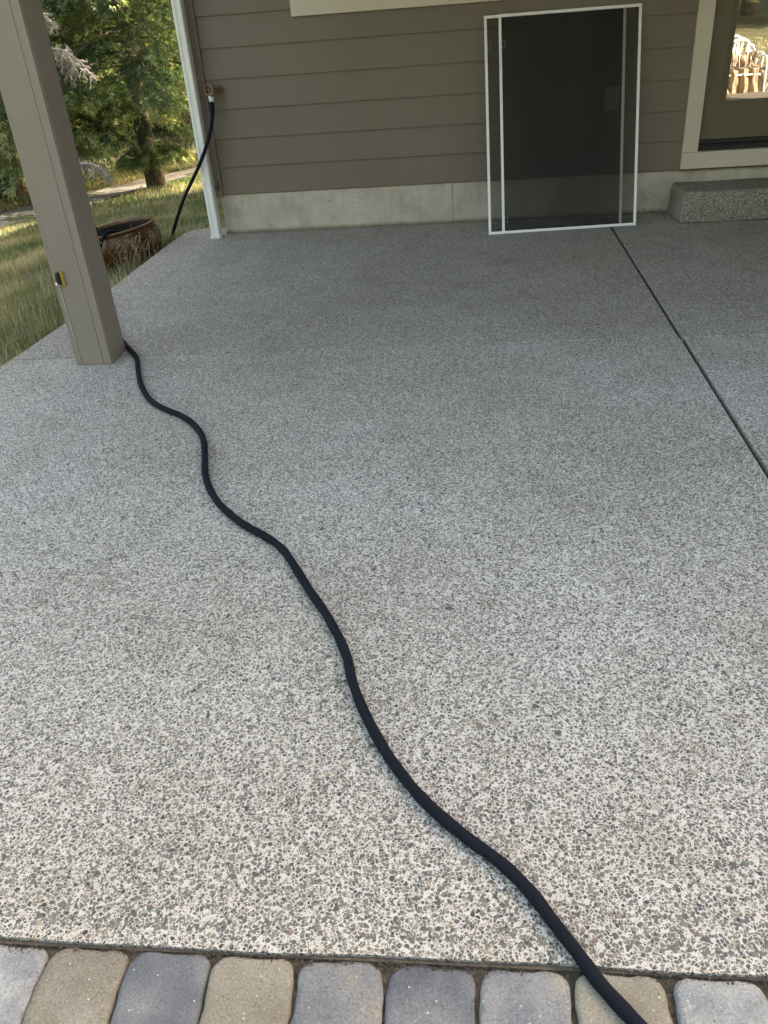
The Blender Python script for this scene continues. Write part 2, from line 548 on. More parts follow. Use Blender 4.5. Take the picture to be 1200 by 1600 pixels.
# path that runs away under the trees
near = [(-6.6, 2.2), (-6.2, 3.5), (-5.88, 4.63), (-5.68, 5.32), (-5.43, 6.48), (-5.23, 7.5), (-4.98, 8.4), (-4.81, 9.64), (-4.4, 12), (-3.6, 15)]
far_ = [(-7.9, 3.6), (-7.3, 5.0), (-6.81, 6.37), (-6.57, 7.14), (-6.1, 7.8), (-5.89, 8.89), (-5.48, 9.7), (-5.15, 10.6), (-4.8, 13), (-4.1, 16)]
A = catmull([(p[0], p[1], 0) for p in near], 5); B = catmull([(p[0], p[1], 0) for p in far_], 5)
V = []; Fc = []
for i, (p, q) in enumerate(zip(A, B)):
    for k in range(5):
        s = k / 4
        jag = (0.05 * math.sin(i * 1.3) if k in (0, 4) else 0)
        x = p[0] * (1 - s) + q[0] * s + jag; y = p[1] * (1 - s) + q[1] * s
        V.append((x, y, float(gz(x, y)) + 0.018))
for i in range(len(A) - 1):
    for k in range(4):
        Fc.append((i * 5 + k, i * 5 + k + 1, (i + 1) * 5 + k + 1, (i + 1) * 5 + k))
me = bpy.data.meshes.new('path'); me.from_pydata(V, [], Fc)
tag(link('path', me, M_PATH, smooth=True), kind='structure')

# ------------------------------------------------------------------ patio slab
patio = empty('patio', (0, 0, 0)); tag(patio, kind='structure')
LE = [(-2.17, -5.16), (-2.04, -3.3), (-1.977, -2.465), (-1.925, -1.885), (-1.90, -1.207), (-1.879, -0.324), (-1.862, 0.08), (-1.835, 0.17), (-1.78, 0.215), (-1.70, 0.225)]
def slab(name, outline, z0=-0.16, bev=0.006, parent=patio, mat=None):
    bm = bmesh.new()
    bot = [bm.verts.new((x, y, z0)) for x, y in outline]
    top = [bm.verts.new((x, y, 0)) for x, y in outline]
    k = len(outline)
    bm.faces.new(bot[::-1]); tf = bm.faces.new(top)
    for i in range(k):
        bm.faces.new((bot[i], bot[(i + 1) % k], top[(i + 1) % k], top[i]))
    bmesh.ops.bevel(bm, geom=list(tf.edges), offset=bev, segments=3, profile=0.5, affect='EDGES')
    return from_bm(name, bm, mat or M_AGG, parent)
# front edge wanders a few millimetres, as trowelled edges do
def front(x0, x1, n):
    xs = np.linspace(x0, x1, n)
    return [(x, -5.160 + 0.002 * math.sin(x * 7.3) + 0.0012 * math.sin(x * 19 + 1)) for x in xs]
JG = 0.0065
YJ = -2.366
slab('slab_panel', LE[:3][::1] + [] if False else [p for p in front(-2.17, 1.137 - JG, 60)] + [(1.139 - JG, YJ - 0.0035), (-1.972, YJ - 0.0035), (-1.977, -2.465), (-2.04, -3.3)])
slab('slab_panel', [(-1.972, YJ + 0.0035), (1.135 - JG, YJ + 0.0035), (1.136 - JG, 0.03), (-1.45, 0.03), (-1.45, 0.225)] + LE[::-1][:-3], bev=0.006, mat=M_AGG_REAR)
slab('slab_panel', [p for p in front(1.140 + JG, 5.2, 40)] + [(5.2, YJ - 0.0035), (1.142 + JG, YJ - 0.0035)])
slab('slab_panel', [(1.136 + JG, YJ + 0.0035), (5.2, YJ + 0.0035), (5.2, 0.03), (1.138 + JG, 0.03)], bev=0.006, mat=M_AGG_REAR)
box('joint_filler', (1.10, -5.12, -0.15), (1.18, 0.02, -0.022), M_JOINT, patio)
box('joint_filler', (-1.96, YJ - 0.02, -0.15), (1.095, YJ + 0.02, -0.004), M_SAND, patio)
# larger pebbles standing a little proud of the cement near the front edge
def pebbles(n, name):
    yy = -5.13 + (rng.random(n) ** 1.6) * 1.9
    xx = rng.uniform(-1.3, 1.9, n)
    keep = (np.abs(xx - 1.138) > 0.022)
    xx, yy = xx[keep], yy[keep]; n = len(xx)
    k = 9
    ang = np.linspace(0, 2 * np.pi, k, endpoint=False)
    r = rng.lognormal(math.log(0.0031), 0.32, n)[:, None] * (1 + 0.16 * rng.standard_normal((n, k)))
    asp = rng.uniform(0.55, 1.0, n)[:, None]; rot = rng.uniform(0, np.pi, n)[:, None]
    cx = r * np.cos(ang); cy = r * np.sin(ang) * asp
    px = cx * np.cos(rot) - cy * np.sin(rot); py = cx * np.sin(rot) + cy * np.cos(rot)
    h = rng.uniform(0.0004, 0.0012, n)[:, None]
    rings = []
    for s, zz in ((1.0, -0.0005), (0.9, 0.75), (0.55, 1.0)):
        z = (h * zz if zz > 0 else np.full((n, 1), zz)) + 0 * px
        rings.append(np.stack([xx[:, None] + px * s, yy[:, None] + py * s, z], 2))
    cen = np.stack([xx, yy, h[:, 0] * 1.05], 1)[:, None, :]
    V = np.concatenate(rings + [cen], 1)
    m = 3 * k + 1
    T = []
    for j in range(2):
        for i in range(k):
            i2 = (i + 1) % k
            T += [(j * k + i, j * k + i2, (j + 1) * k + i2), (j * k + i, (j + 1) * k + i2, (j + 1) * k + i)]
    for i in range(k):
        T.append((2 * k + i, 2 * k + (i + 1) % k, 3 * k))
    T = np.array(T)[None] + (np.arange(n) * m)[:, None, None]
    tone = np.repeat(rng.random(n), m)
    return V.reshape(-1, 3), T.reshape(-1, 3), tone
mp, t, b = new_mat('loose_pebble')
at = t.nodes.new('ShaderNodeAttribute'); at.attribute_name = 'tone'
rp = ramp(t, at.outputs['Fac'], [(0.0, (0.08, 0.08, 0.074)), (0.15, (0.13, 0.126, 0.11)), (0.35, (0.10, 0.10, 0.094)), (0.50, (0.165, 0.157, 0.135)), (0.64, (0.05, 0.055, 0.064)), (0.69, (0.145, 0.14, 0.12)), (0.83, (0.19, 0.18, 0.15)), (0.92, (0.085, 0.10, 0.11)), (0.955, (0.19, 0.13, 0.095)), (0.975, (0.30, 0.25, 0.18)), (0.992, (0.5, 0.48, 0.43))])
rp.color_ramp.interpolation = 'CONSTANT'
fn = ramp(t, noise(t, objco(t, world=True), 900, 3, 0.7), [(0.3, g3(0.75)), (0.7, g3(1.25))])
t.links.new(mix(t, 'MULTIPLY', 1.0, rp.outputs[0], fn.outputs[0]), b.inputs['Base Color'])
b.inputs['Roughness'].default_value = 0.6
V, T, tone = pebbles(15000, 'p')
tag(np_mesh('pebble_surface', V, T, mp, patio, {'tone': tone}, True), kind='stuff')

# ------------------------------------------------------------------ pavers
paving = empty('paving', (0, -5.3, 0)); tag(paving, kind='structure')
box('bedding_sand', (-3.2, -6.75, -0.10), (5.2, -5.159, -0.0150), M_SAND, paving)
box('edge_grout', (-2.1, -5.1655, -0.016), (5.19, -5.155, -0.0065), M_SAND, paving)
pm = {}
def paver_mesh(seed, w, l, h=0.06):
    r = random.Random(seed)
    bm = bmesh.new()
    nx, ny = 12, 16
    cr = 0.028
    grid = [[None] * (ny + 1) for _ in range(nx + 1)]
    def rim(x, y):
        # drop towards the rounded worn edges
        ex = w / 2 - abs(x); ey = l / 2 - abs(y)
        e = min(ex, ey)
        return -0.006 * max(0, 1 - e / 0.008) ** 2
    ph = [r.uniform(0, 6.28) for _ in range(4)]
    def warp(x, y):
        # round the corners in plan and make the sides uneven
        ax, ay = abs(x) - (w / 2 - cr), abs(y) - (l / 2 - cr)
        if ax > 0 and ay > 0:
            d = max(ax, ay) * 0.97; q = math.hypot(ax, ay)
            s = d / q
            x = math.copysign((w / 2 - cr) + ax * s, x); y = math.copysign((l / 2 - cr) + ay * s, y)
        x += 0.0018 * math.sin(y * 55 + ph[0]) + 0.0008 * math.sin(y * 170 + ph[2])
        y += 0.0018 * math.sin(x * 60 + ph[1]) + 0.0008 * math.sin(x * 190 + ph[3])
        return x, y
    def sp(i, n_):
        s = -1 + 2 * i / n_
        return math.copysign(1 - (1 - abs(s)) ** 1.5, s)
    for i in range(nx + 1):
        for j in range(ny + 1):
            x0 = sp(i, nx) * w / 2; y0 = sp(j, ny) * l / 2
            X, Y = warp(x0, y0)
            grid[i][j] = bm.verts.new((X, Y, rim(x0, y0) + r.uniform(-1, 1) * 0.0009))
    for i in range(nx):
        for j in range(ny):
            bm.faces.new((grid[i][j], grid[i + 1][j], grid[i + 1][j + 1], grid[i][j + 1]))
    ring = [grid[i][0] for i in range(nx)] + [grid[nx][j] for j in range(ny)] + [grid[i][ny] for i in range(nx, 0, -1)] + [grid[0][j] for j in range(ny, 0, -1)]
    low = [bm.verts.new((v.co.x * 1.0, v.co.y * 1.0, -h)) for v in ring]
    for i in range(len(ring)):
        bm.faces.new((ring[i], low[i], low[(i + 1) % len(ring)], ring[(i + 1) % len(ring)]))
    me = bpy.data.meshes.new('paver')
    bmesh.ops.recalc_face_normals(bm, faces=bm.faces)
    bm.to_mesh(me); bm.free()
    me.polygons.foreach_set('use_smooth', [True] * len(me.polygons))
    return me
row = [(-0.574, 'pale'), (-0.432, 'tan'), (-0.288, 'slate'), (-0.145, 'tan'), (0.0, 'blend'), (0.146, 'slate'), (0.293, 'blend'), (0.441, 'tan'), (0.590, 'pale')]
x = -0.574
xs = [(-0.574 - 0.143 * k, ['tan', 'slate', 'blend', 'pale'][k % 4]) for k in range(1, 12)] + row + [(0.590 + 0.148 * k, ['slate', 'tan', 'blend', 'pale'][k % 4]) for k in range(1, 14)]
for i, (x, kind) in enumerate(sorted(xs)):
    me = paver_mesh(i, 0.1395, 0.206)
    me.materials.append(PAV[kind])
    o = link('paver', me, None, paving)
    o.matrix_parent_inverse = Matrix.Identity(4)
    o.location = (x, 0.0285 + random.uniform(-0.001, 0.001), -0.001 + random.uniform(-0.0015, 0.0015))
    o.rotation_euler = (random.uniform(-.006, .006), random.uniform(-.008, .008), random.uniform(-.012, .012))
for r_ in range(5):
    for i in range(26):
        kind = random.choice(['pale', 'tan', 'slate', 'blend'])
        key = (kind, i % 3)
        if key not in pm:
            q = paver_mesh(100 + len(pm), 0.206, 0.206); q.materials.append(PAV[kind]); pm[key] = q
        o = link('paver', pm[key], None, paving)
        o.matrix_parent_inverse = Matrix.Identity(4)
        o.location = (-2.2 + i * 0.218 + (0.1 if r_ % 2 else 0), -0.205 - r_ * 0.218, -0.007)
# grit and crumbs gathered in the joint between slab and pavers
n = 5000
gx_ = rng.uniform(-1.4, 1.9, n); gy_ = -5.168 - np.abs(rng.normal(0, 0.006, n))
sel = rng.random(n) < 0.55
edges = np.array([0.5 * (sorted(xs)[i][0] + sorted(xs)[i + 1][0]) for i in range(len(xs) - 1)])
e = edges[rng.integers(0, len(edges), n)]
gx_ = np.where(sel, e + rng.normal(0, 0.004, n), gx_); gy_ = np.where(sel, rng.uniform(-5.39, -5.17, n), gy_)
gz_ = np.where(sel, -0.0150, -0.0055)
s = rng.uniform(0.0008, 0.0028, n)
base = np.array([[1, 0, -.3], [-.5, .87, -.3], [-.5, -.87, -.3], [0, 0, .8]])
rot = rng.uniform(0, 6.28, n)
V = np.zeros((n, 4, 3))
for k in range(4):
    V[:, k, 0] = gx_ + s * (base[k, 0] * np.cos(rot) - base[k, 1] * np.sin(rot))
    V[:, k, 1] = gy_ + s * (base[k, 0] * np.sin(rot) + base[k, 1] * np.cos(rot))
    V[:, k, 2] = gz_ + rng.uniform(0, 0.006, n) + s * base[k, 2]
T = np.array([[0, 1, 3], [1, 2, 3], [2, 0, 3]])[None] + (np.arange(n) * 4)[:, None, None]
tag(np_mesh('joint_grit', V.reshape(-1, 3), T.reshape(-1, 3), M_SAND, paving), kind='stuff')

# ------------------------------------------------------------------ house
HX0, HX1 = -1.572, 6.5
house = empty('house', (0, 0, 0), 'taupe lap-sided house wall with concrete foundation and cream door and window trim', 'house')
RV = 0.178; Z0 = 0.2671
def course(z, x0, x1):
    bm = bmesh.new()
    prism(bm, [(0.0, z), (-0.0005, z + 0.004), (0.0125, z + RV + 0.006), (0.0175, z + RV + 0.006), (0.0120, z + 0.007), (0.0115, z)], 'x', x0, x1)
    from_bm('siding_board', bm, M_SIDING, house)
for k in range(12):
    z = Z0 + k * RV
    spans = [(-1.487, 1.5995)] if k < 6 else [(-1.487, -0.776), (1.106, 1.5995)]
    if k < 11 or True:
        for s_ in spans:
            course(z, *s_)
    course(z, 2.771, 5.2)
box('wall_sheathing', (-1.50, 0.0185, 0.262), (1.6965, 0.13, 2.469), M_CORNER, house)
box('wall_sheathing', (2.6745, 0.0185, 0.262), (5.2, 0.13, 2.469), M_CORNER, house)
box('wall_sheathing', (1.697, 0.0185, 2.425), (2.674, 0.13, 2.469), M_CORNER, house)
box('wall_sheathing', (1.697, 0.0185, 0.262), (2.674, 0.13, 0.3755), M_CORNER, house)
bm = bmesh.new()
bm_box(bm, (-1.5135, 0.013, -0.15), (0.1065, 0.2, 0.2625), 0.002)
bm_box(bm, (0.1085, 0.0145, -0.15), (5.2, 0.2, 0.2625), 0.002)
from_bm('foundation', bm, M_CONC, house)
bm = bmesh.new()   # grout bead with a ragged edge where the slab meets the foundation
pts = []
for i in range(241):
    x = -1.5 + i * 0.0127
    pts.append((x, 0.010 - 0.006 * abs(math.sin(x * 9.1)) - 0.006 * abs(math.sin(x * 23 + 1)) * abs(math.sin(x * 3.7))))
for i in range(240):
    a = bm.verts.new((pts[i][0], pts[i][1] - 0.004, 0.0008)); b2 = bm.verts.new((pts[i + 1][0], pts[i + 1][1] - 0.004, 0.0008))
    c2 = bm.verts.new((pts[i + 1][0], 0.0138, 0.010)); d2 = bm.verts.new((pts[i][0], 0.0138, 0.010))
    bm.faces.new((a, b2, c2, d2))
from_bm('grout_bead', bm, M_CONC, house)
# tie-hole pocks
for (x, z) in [(-1.37, 0.215), (-1.365, 0.20), (-0.55, 0.20), (-0.55, 0.165), (-0.28, 0.13), (0.10, 0.16), (1.43, 0.13), (1.38, 0.125), (1.40, 0.03), (1.51, 0.02), (-0.75, 0.19)]:
    bm = bmesh.new()
    bmesh.ops.create_cone(bm, cap_ends=True, segments=7, radius1=0.0045, radius2=0.0035, depth=0.002, matrix=Matrix.Translation((x, 0.0128 if x < 0.1 else 0.0143, z)) @ Matrix.Rotation(math.pi / 2, 4, 'X'))
    from_bm('pock_mark', bm, M_JOINT, house)
bm = bmesh.new()
bm_box(bm, (-1.551, -0.011, 0.254), (-1.488, 0.0075, 2.448), 0.0015)
from_bm('corner_board', bm, M_CORNER, house)
bm = bmesh.new()
bm_box(bm, (-1.572, -0.0095, 0.254), (-1.5535, 0.075, 2.448), 0.0015)
from_bm('corner_board', bm, M_CORNER, house)
box('caulk_line', (-1.5533, -0.0088, 0.60), (-1.5512, 0.0, 2.44), M_CAULK, house)
# side and back walls, roof, soffit
box('wall', (-1.5535, 0.131, 0.262), (-1.45, 9.0, 2.469), M_CORNER, house)
box('wall', (-1.45, 8.9, 0.262), (5.2, 9.0, 2.469), M_CORNER, house)
box('wall', (5.21, -4.6, -0.1), (5.33, 9.0, 2.449), M_CORNER, house)  # right wall; its unseen forward wing is added to darken the patio
box('foundation', (-1.51, 0.201, -1.2), (-1.40, 8.95, 0.2615), M_CONC, house)
bm = bmesh.new()
rx0, rx1, ry0, ry1, re_, rh = -1.64, 7.0, -3.20, 9.35, 2.60, 4.6
vb = [bm.verts.new(p) for p in ((rx0, ry0, 2.47), (rx1, ry0, 2.47), (rx1, ry1, 2.47), (rx0, ry1, 2.47))]
vt = [bm.verts.new(p) for p in ((rx0, ry0, re_), (rx1, ry0, re_), (rx1, ry1, re_), (rx0, ry1, re_))]
ra = bm.verts.new((rx0 + 6.0, 3.0, rh)); rb = bm.verts.new((rx1 - 1.0, 3.0, rh))
bm.faces.new(vb[::-1])
for i in range(4):
    bm.faces.new((vb[i], vb[(i + 1) % 4], vt[(i + 1) % 4], vt[i]))
bm.faces.new((vt[0], vt[1], rb, ra)); bm.faces.new((vt[1], vt[2], rb)); bm.faces.new((vt[2], vt[3], ra, rb)); bm.faces.new((vt[3], vt[0], ra))
from_bm('roof', bm, M_ROOF, house)
box('soffit', (-1.63, -3.19, 2.450), (6.98, -0.020, 2.4685), M_SOFFIT, house)
box('fascia_board', (-1.66, -3.222, 2.43), (7.0, -3.202, 2.62), M_TRIM, house)
box('porch_beam', (-1.60, -2.47, 2.19), (5.19, -2.287, 2.448), M_POST, house)
# unseen upper storey, added to throw shade on the ground behind the camera
box('wall', (3.0, 0.4, 2.47), (9.2, 9.0, 6.5), M_SIDING, house)
bm = bmesh.new()
prism(bm, [(0.0, 6.501), (9.4, 6.501), (4.7, 7.8)], 'x', 2.7, 9.5)
from_bm('roof', bm, M_ROOF, house)
# window above the screen: lower casing seen in the photograph
win = box('window', (-0.775, -0.006, 1.40), (1.105, 0.010, 2.30), M_TRIM, house)
box('window_casing', (-0.870, -0.0165, 1.296), (1.20, 0.0125, 1.3875), M_TRIM, house, 0.002)
box('window_casing', (-0.870, -0.0165, 1.3885), (-0.776, 0.0125, 2.34), M_TRIM, house, 0.002)
box('window_casing', (1.106, -0.0165, 1.3885), (1.20, 0.0125, 2.34), M_TRIM, house, 0.002)
box('window_casing', (-0.870, -0.0165, 2.3415), (1.20, 0.0125, 2.43), M_TRIM, house, 0.002)
mg, tg, bgl = new_mat('dark_window_glass')
bgl.inputs['Base Color'].default_value = (0.02, 0.022, 0.022, 1); bgl.inputs['Roughness'].default_value = 0.03
bgl.inputs['IOR'].default_value = 1.9
box('window_pane', (-0.70, -0.009, 1.46), (0.155, -0.0065, 2.26), mg, house)
box('window_pane', (0.185, -0.009, 1.46), (1.04, -0.0065, 2.26), mg, house)

# door
box('door_casing', (1.600, -0.0165, 0.3755), (1.697, 0.0178, 2.446), M_TRIM, house, 0.002)
box('door_casing', (2.674, -0.0165, 0.3755), (2.770, 0.0178, 2.446), M_TRIM, house, 0.002)
box('sill_board', (1.600, -0.018, 0.2735), (2.770, 0.0178, 0.3740), M_TRIM, house, 0.002)
box('flashing_strip', (1.596, -0.020, 0.2665), (2.774, 0.0125, 0.2715), M_DARKBRONZE, house)
bm = bmesh.new()
bm_box(bm, (1.6975, 0.0185, 0.376), (2.6735, 0.10, 0.403), 0.002)
bm_box(bm, (1.6975, 0.012, 0.4045), (2.6735, 0.10, 0.413), 0.003)
bm_box(bm, (1.6975, 0.0235, 0.4145), (2.6735, 0.10, 0.4385), 0.002)
from_bm('threshold', bm, M_BLACK, house)
door = box('door', (1.7005, 0.030, 0.440), (2.6705, 0.074, 2.42), M_DOOR, house, 0.002)
def ring(name, x0, x1, z0, z1, wd, y0, y1, mat, parent):
    bm = bmesh.new()
    prism(bm, [(x0, z0), (x1, z0), (x1 - wd, z0 + wd), (x0 + wd, z0 + wd)], 'y', y0, y1)
    prism(bm, [(x0, z1), (x1, z1), (x1 - wd, z1 - wd), (x0 + wd, z1 - wd)], 'y', y0, y1)
    prism(bm, [(x0, z0), (x0, z1), (x0 + wd, z1 - wd), (x0 + wd, z0 + wd)], 'y', y0, y1)
    prism(bm, [(x1, z0), (x1, z1), (x1 - wd, z1 - wd), (x1 - wd, z0 + wd)], 'y', y0, y1)
    return from_bm(name, bm, mat, parent)
ring('glazing_bead', 1.818, 2.553, 0.642, 2.31, 0.010, 0.022, 0.0296, M_DOOR, door)
ring('glazing_bead', 1.8285, 2.5425, 0.6525, 2.2995, 0.011, 0.0165, 0.0296, M_DOOR, door)
mgl, tg, bgl = new_mat('door_glass')
bgl.inputs['Base Color'].default_value = (0.02, 0.018, 0.014, 1)
bgl.inputs['Roughness'].default_value = 0.3
gl = tg.nodes.new('ShaderNodeBsdfGlossy'); gl.inputs['Roughness'].default_value = 0.004
gl.inputs['Color'].default_value = (0.95, 0.93, 0.86, 1)
ms = tg.nodes.new('ShaderNodeMixShader'); ms.inputs[0].default_value = 0.42
bmp = tg.nodes.new('ShaderNodeBump'); bmp.inputs['Strength'].default_value = 0.13; bmp.inputs['Distance'].default_value = 0.0015
tg.links.new(noise(tg, objco(tg, (1, 1, 0.5), True), 9, 2, 0.5), bmp.inputs['Height']); tg.links.new(bmp.outputs[0], gl.inputs['Normal'])
tg.links.new(bgl.outputs[0], ms.inputs[1]); tg.links.new(gl.outputs[0], ms.inputs[2])
tg.links.new(ms.outputs[0], tg.nodes['Material Output'].inputs[0])
box('door_glass', (1.8395, 0.0255, 0.6635), (2.5315, 0.0290, 2.2885), mgl, door)
lathe('door_handle', [(0, 0), (0.026, 0), (0.028, 0.008), (0.012, 0.012), (0.012, 0.04), (0.026, 0.05), (0.028, 0.065), (0.016, 0.075), (0, 0.076)], M_BRONZE, door, 24, Matrix.Translation((2.60, 0.0295, 1.38)) @ Matrix.Rotation(math.pi / 2, 4, 'X'))

# doorstep
bm = bmesh.new()
prof = [(-0.340, -0.002), (0.012, -0.002), (0.012, 0.190), (-0.318, 0.190), (-0.334, 0.184), (-0.340, 0.168)]
bm_box(bm, (1.560, -0.340, -0.002), (3.05, 0.0125, 0.192), 0.0)
for v in bm.verts:      # the left end is battered and leans a little
    if v.co.x < 2 and v.co.z < 0.05 and v.co.y > -0.1: v.co.x -= 0.02
    if v.co.x < 2 and v.co.z > 0.1: v.co.x += 0.008
bmesh.ops.bevel(bm, geom=[e for e in bm.edges], offset=0.02, segments=4, profile=0.5, affect='EDGES')
bmesh.ops.subdivide_edges(bm, edges=[e for e in bm.edges if e.calc_length() > 0.1], cuts=8, use_grid_fill=True)
for v in bm.verts:
    v.co += Vector((math.sin(v.co.z * 31 + v.co.y * 12), math.sin(v.co.x * 17 + v.co.z * 40), math.sin(v.co.x * 13 + v.co.y * 20))) * 0.0022
    v.co.z = max(v.co.z, -0.002)
st = from_bm('doorstep', bm, M_AGG_STEP, None, True)
tag(st, 'low rounded exposed-aggregate concrete step below the door', 'step')

# ------------------------------------------------------------------ porch post
post = empty('porch_post', (-1.511, -2.378, 0), 'thick taupe boxed timber post standing on the left of the patio', 'post')
px0, px1, py0, py1 = -1.596, -1.4256, -2.469, -2.287
box('core', (px0 + .012, py0 + .012, 0.001), (px1 - .012, py1 - .012, 2.189), M_JOINT, post)
def plank(x0, x1, y0, y1):
    box('board', (x0, y0, 0.002), (x1, y1, 2.189), M_POST, post, 0.0012, 1)
plank(px0, px0 + 0.0255, py0 + 0.0015, py0 + 0.0118)                 # front: narrow left strip
plank(px0 + 0.0270, px1 - 0.0385, py0, py0 + 0.0118)                  # front: main board
plank(px1 - 0.0370, px1 - 0.0012, py0 - 0.0008, py0 + 0.0118)         # front: right strip
plank(px1 - 0.0118, px1 + 0.0006, py0 + 0.0121, py1 - 0.0340)         # right side: main
plank(px1 - 0.0118, px1 - 0.0020, py1 - 0.0325, py1)                  # right side: rear strip
plank(px0, px0 + 0.0118, py0 + 0.0121, py1 - 0.0121)                  # left
plank(px0, px1 - 0.0121, py1 - 0.0118, py1)                           # back
box('caulk_line', (px1 - 0.0022, py1 - 0.0340, 0.002), (px1 - 0.0002, py1 - 0.0326, 2.185), M_CAULK, post)
box('caulk_line', (px0 + 0.0256, py0 + 0.0002, 0.44), (px0 + 0.0268, py0 + 0.004, 2.185), M_CAULK, post)

# cord and clip on the post
clip = empty('cord_reel', (-1.568, -2.472, 0.38), 'small yellow and black cord reel fixed low on the front of the porch post', 'reel')
yf = py0 - 0.0012
cx = -1.577
def rbox(name, lo, hi, mat, bev=0.002):
    return box(name, lo, hi, mat, clip, bev, 2)
rbox('back_plate', (cx + 0.022, yf - 0.010, 0.372), (cx + 0.036, yf, 0.434), M_YELLOW)
rbox('foot_plate', (cx + 0.008, yf - 0.016, 0.372), (cx + 0.0215, yf, 0.3775), M_YELLOW, 0.001)
rbox('body', (cx + 0.004, yf - 0.022, 0.380), (cx + 0.0205, yf, 0.430), M_BLACK, 0.004)
for k in range(3):
    tube('brass_rod', [(cx - 0.006 + 0.0045 * k, yf - 0.012, 0.392), (cx - 0.006 + 0.0045 * k, yf - 0.012, 0.428)], 0.0019, [M_YELLOW, M_CORD, M_YELLOW][k], clip, 8)
lathe('knob', [(0, 0), (0.006, 0), (0.007, 0.004), (0.007, 0.010), (0.004, 0.013), (0, 0.013)], M_WHITE, clip, 16, Matrix.Translation((cx + 0.003, yf - 0.016, 0.377)))
tube('cord', [(cx + 0.003, yf - 0.012, 0.378), (cx + 0.0035, yf - 0.003, 0.34), (cx + 0.005, yf - 0.0018, 0.25), (cx + 0.006, yf - 0.0018, 0.12), (cx + 0.0065, yf - 0.002, 0.002)], 0.0013, M_CORD, clip, 8)

# ------------------------------------------------------------------ downspout
dsp = empty('downspout', (-1.56, -0.075, 0), 'square white metal downspout running down the corner of the house', 'downspout')
bm = bmesh.new()
def spout(bm, x0, x1, y0, y1, z0, z1):
    c = 0.006
    xs_ = [x0 + c, (x0 + x1) / 2 - .012, (x0 + x1) / 2 - .008, (x0 + x1) / 2 + .008, (x0 + x1) / 2 + .012, x1 - c]
    prof = [(x0 + c, y0), (xs_[1], y0), (xs_[2], y0 + .003), (xs_[3], y0 + .003), (xs_[4], y0), (x1 - c, y0), (x1, y0 + c), (x1, y1 - c), (x1 - c, y1), (x0 + c, y1), (x0, y1 - c), (x0, y0 + c)]
    prism(bm, prof, 'z', z0, z1)
spout(bm, -1.592, -1.529, -0.113, -0.040, 0.004, 0.338)
from_bm('lower_pipe', bm, M_WHITE, dsp)
bm = bmesh.new()
spout(bm, -1.594, -1.527, -0.115, -0.038, 0.3385, 0.350)
spout(bm, -1.5935, -1.5275, -0.1145, -0.0385, 0.3515, 0.362)
from_bm('joint_band', bm, M_WHITE, dsp)
bm = bmesh.new()
spout(bm, -1.591, -1.530, -0.112, -0.041, 0.363, 2.449)
from_bm('upper_pipe', bm, M_WHITE, dsp)
bm = bmesh.new()
spout(bm, -1.598, -1.524, -0.121, -0.034, 0.001, 0.016)
from_bm('foot', bm, M_WHITE, dsp)

# small bronze fitting on the corner board
fit = empty('wall_fitting', (-1.516, -0.02, 0.33), 'small dark bronze fitting screwed low on the corner board', 'fitting')
box('plate', (-1.524, -0.0165, 0.305), (-1.508, -0.0115, 0.362), M_DARKBRONZE, fit, 0.002)
tube('barrel', [(-1.516, -0.027, 0.335), (-1.516, -0.027, 0.366)], 0.0085, M_BRONZE, fit, 12)
tube('barrel', [(-1.516, -0.024, 0.303), (-1.516, -0.025, 0.334)], 0.0065, M_DARKBRONZE, fit, 12)

# outdoor tap
tap = empty('outdoor_tap', (-1.43, -0.02, 0.92), 'bronze outdoor tap with round wheel handle at the corner of the siding', 'tap')
TM = Matrix.Translation((-1.405, 0.004, 0.922)) @ Matrix.Rotation(math.pi / 2, 4, 'X')
lathe('flange', [(0, 0), (0.024, 0), (0.025, 0.010), (0.020, 0.016), (0.015, 0.018), (0.014, 0.03), (0, 0.031)], M_BRONZE, tap, 28, TM)
tube('body', catmull([(-1.408, -0.02, 0.922), (-1.425, -0.045, 0.920), (-1.440, -0.062, 0.912), (-1.447, -0.066, 0.893)], 5), 0.0125, M_BRONZE, tap, 14)
wh = Matrix.Translation((-1.452, -0.072, 0.926)) @ Matrix.Rotation(math.radians(62), 4, 'Z') @ Matrix.Rotation(math.radians(90), 4, 'Y') @ Matrix.Scale(1.0, 4)
V = []; Fc = []
ringp = [(0.026 * math.cos(a) * (1 + .06 * math.cos(6 * a)), 0.026 * math.sin(a) * (1 + .06 * math.cos(6 * a)), 0) for a in np.linspace(0, 2 * math.pi, 37)]
tube_data([tuple(x * 1.36 for x in p) for p in ringp], 0.0085, 8, True, V, Fc)
for a in np.linspace(0, 2 * math.pi, 5)[:-1]:
    tube_data([(0, 0, 0), (0.031 * math.cos(a), 0.031 * math.sin(a), 0)], 0.0045, 8, True, V, Fc)
tube_data([(0, 0, -0.006), (0, 0, 0.010)], 0.010, 10, True, V, Fc)
me = bpy.data.meshes.new('wheel_handle'); me.from_pydata(V, [], Fc); me.transform(wh)
link('wheel_handle', me, M_BRONZE, tap, True)
tube('spindle', [(-1.430, -0.05, 0.922), (-1.452, -0.072, 0.926)], 0.006, M_BRONZE, tap, 10)

# outlet box seen through the screens
ob = empty('outlet_box', (1.128, 0.0, 0.715), 'grey weatherproof outlet box on the siding behind the mesh screens', 'outlet')
box('back_box', (1.082, -0.022, 0.648), (1.174, 0.006, 0.790), M_GREYPLASTIC, ob, 0.004)
for zz in (0.744, 0.692):
    box('socket_cover', (1.103, -0.031, zz - 0.020), (1.152, -0.0225, zz + 0.020), M_GREYPLASTIC, ob, 0.005)

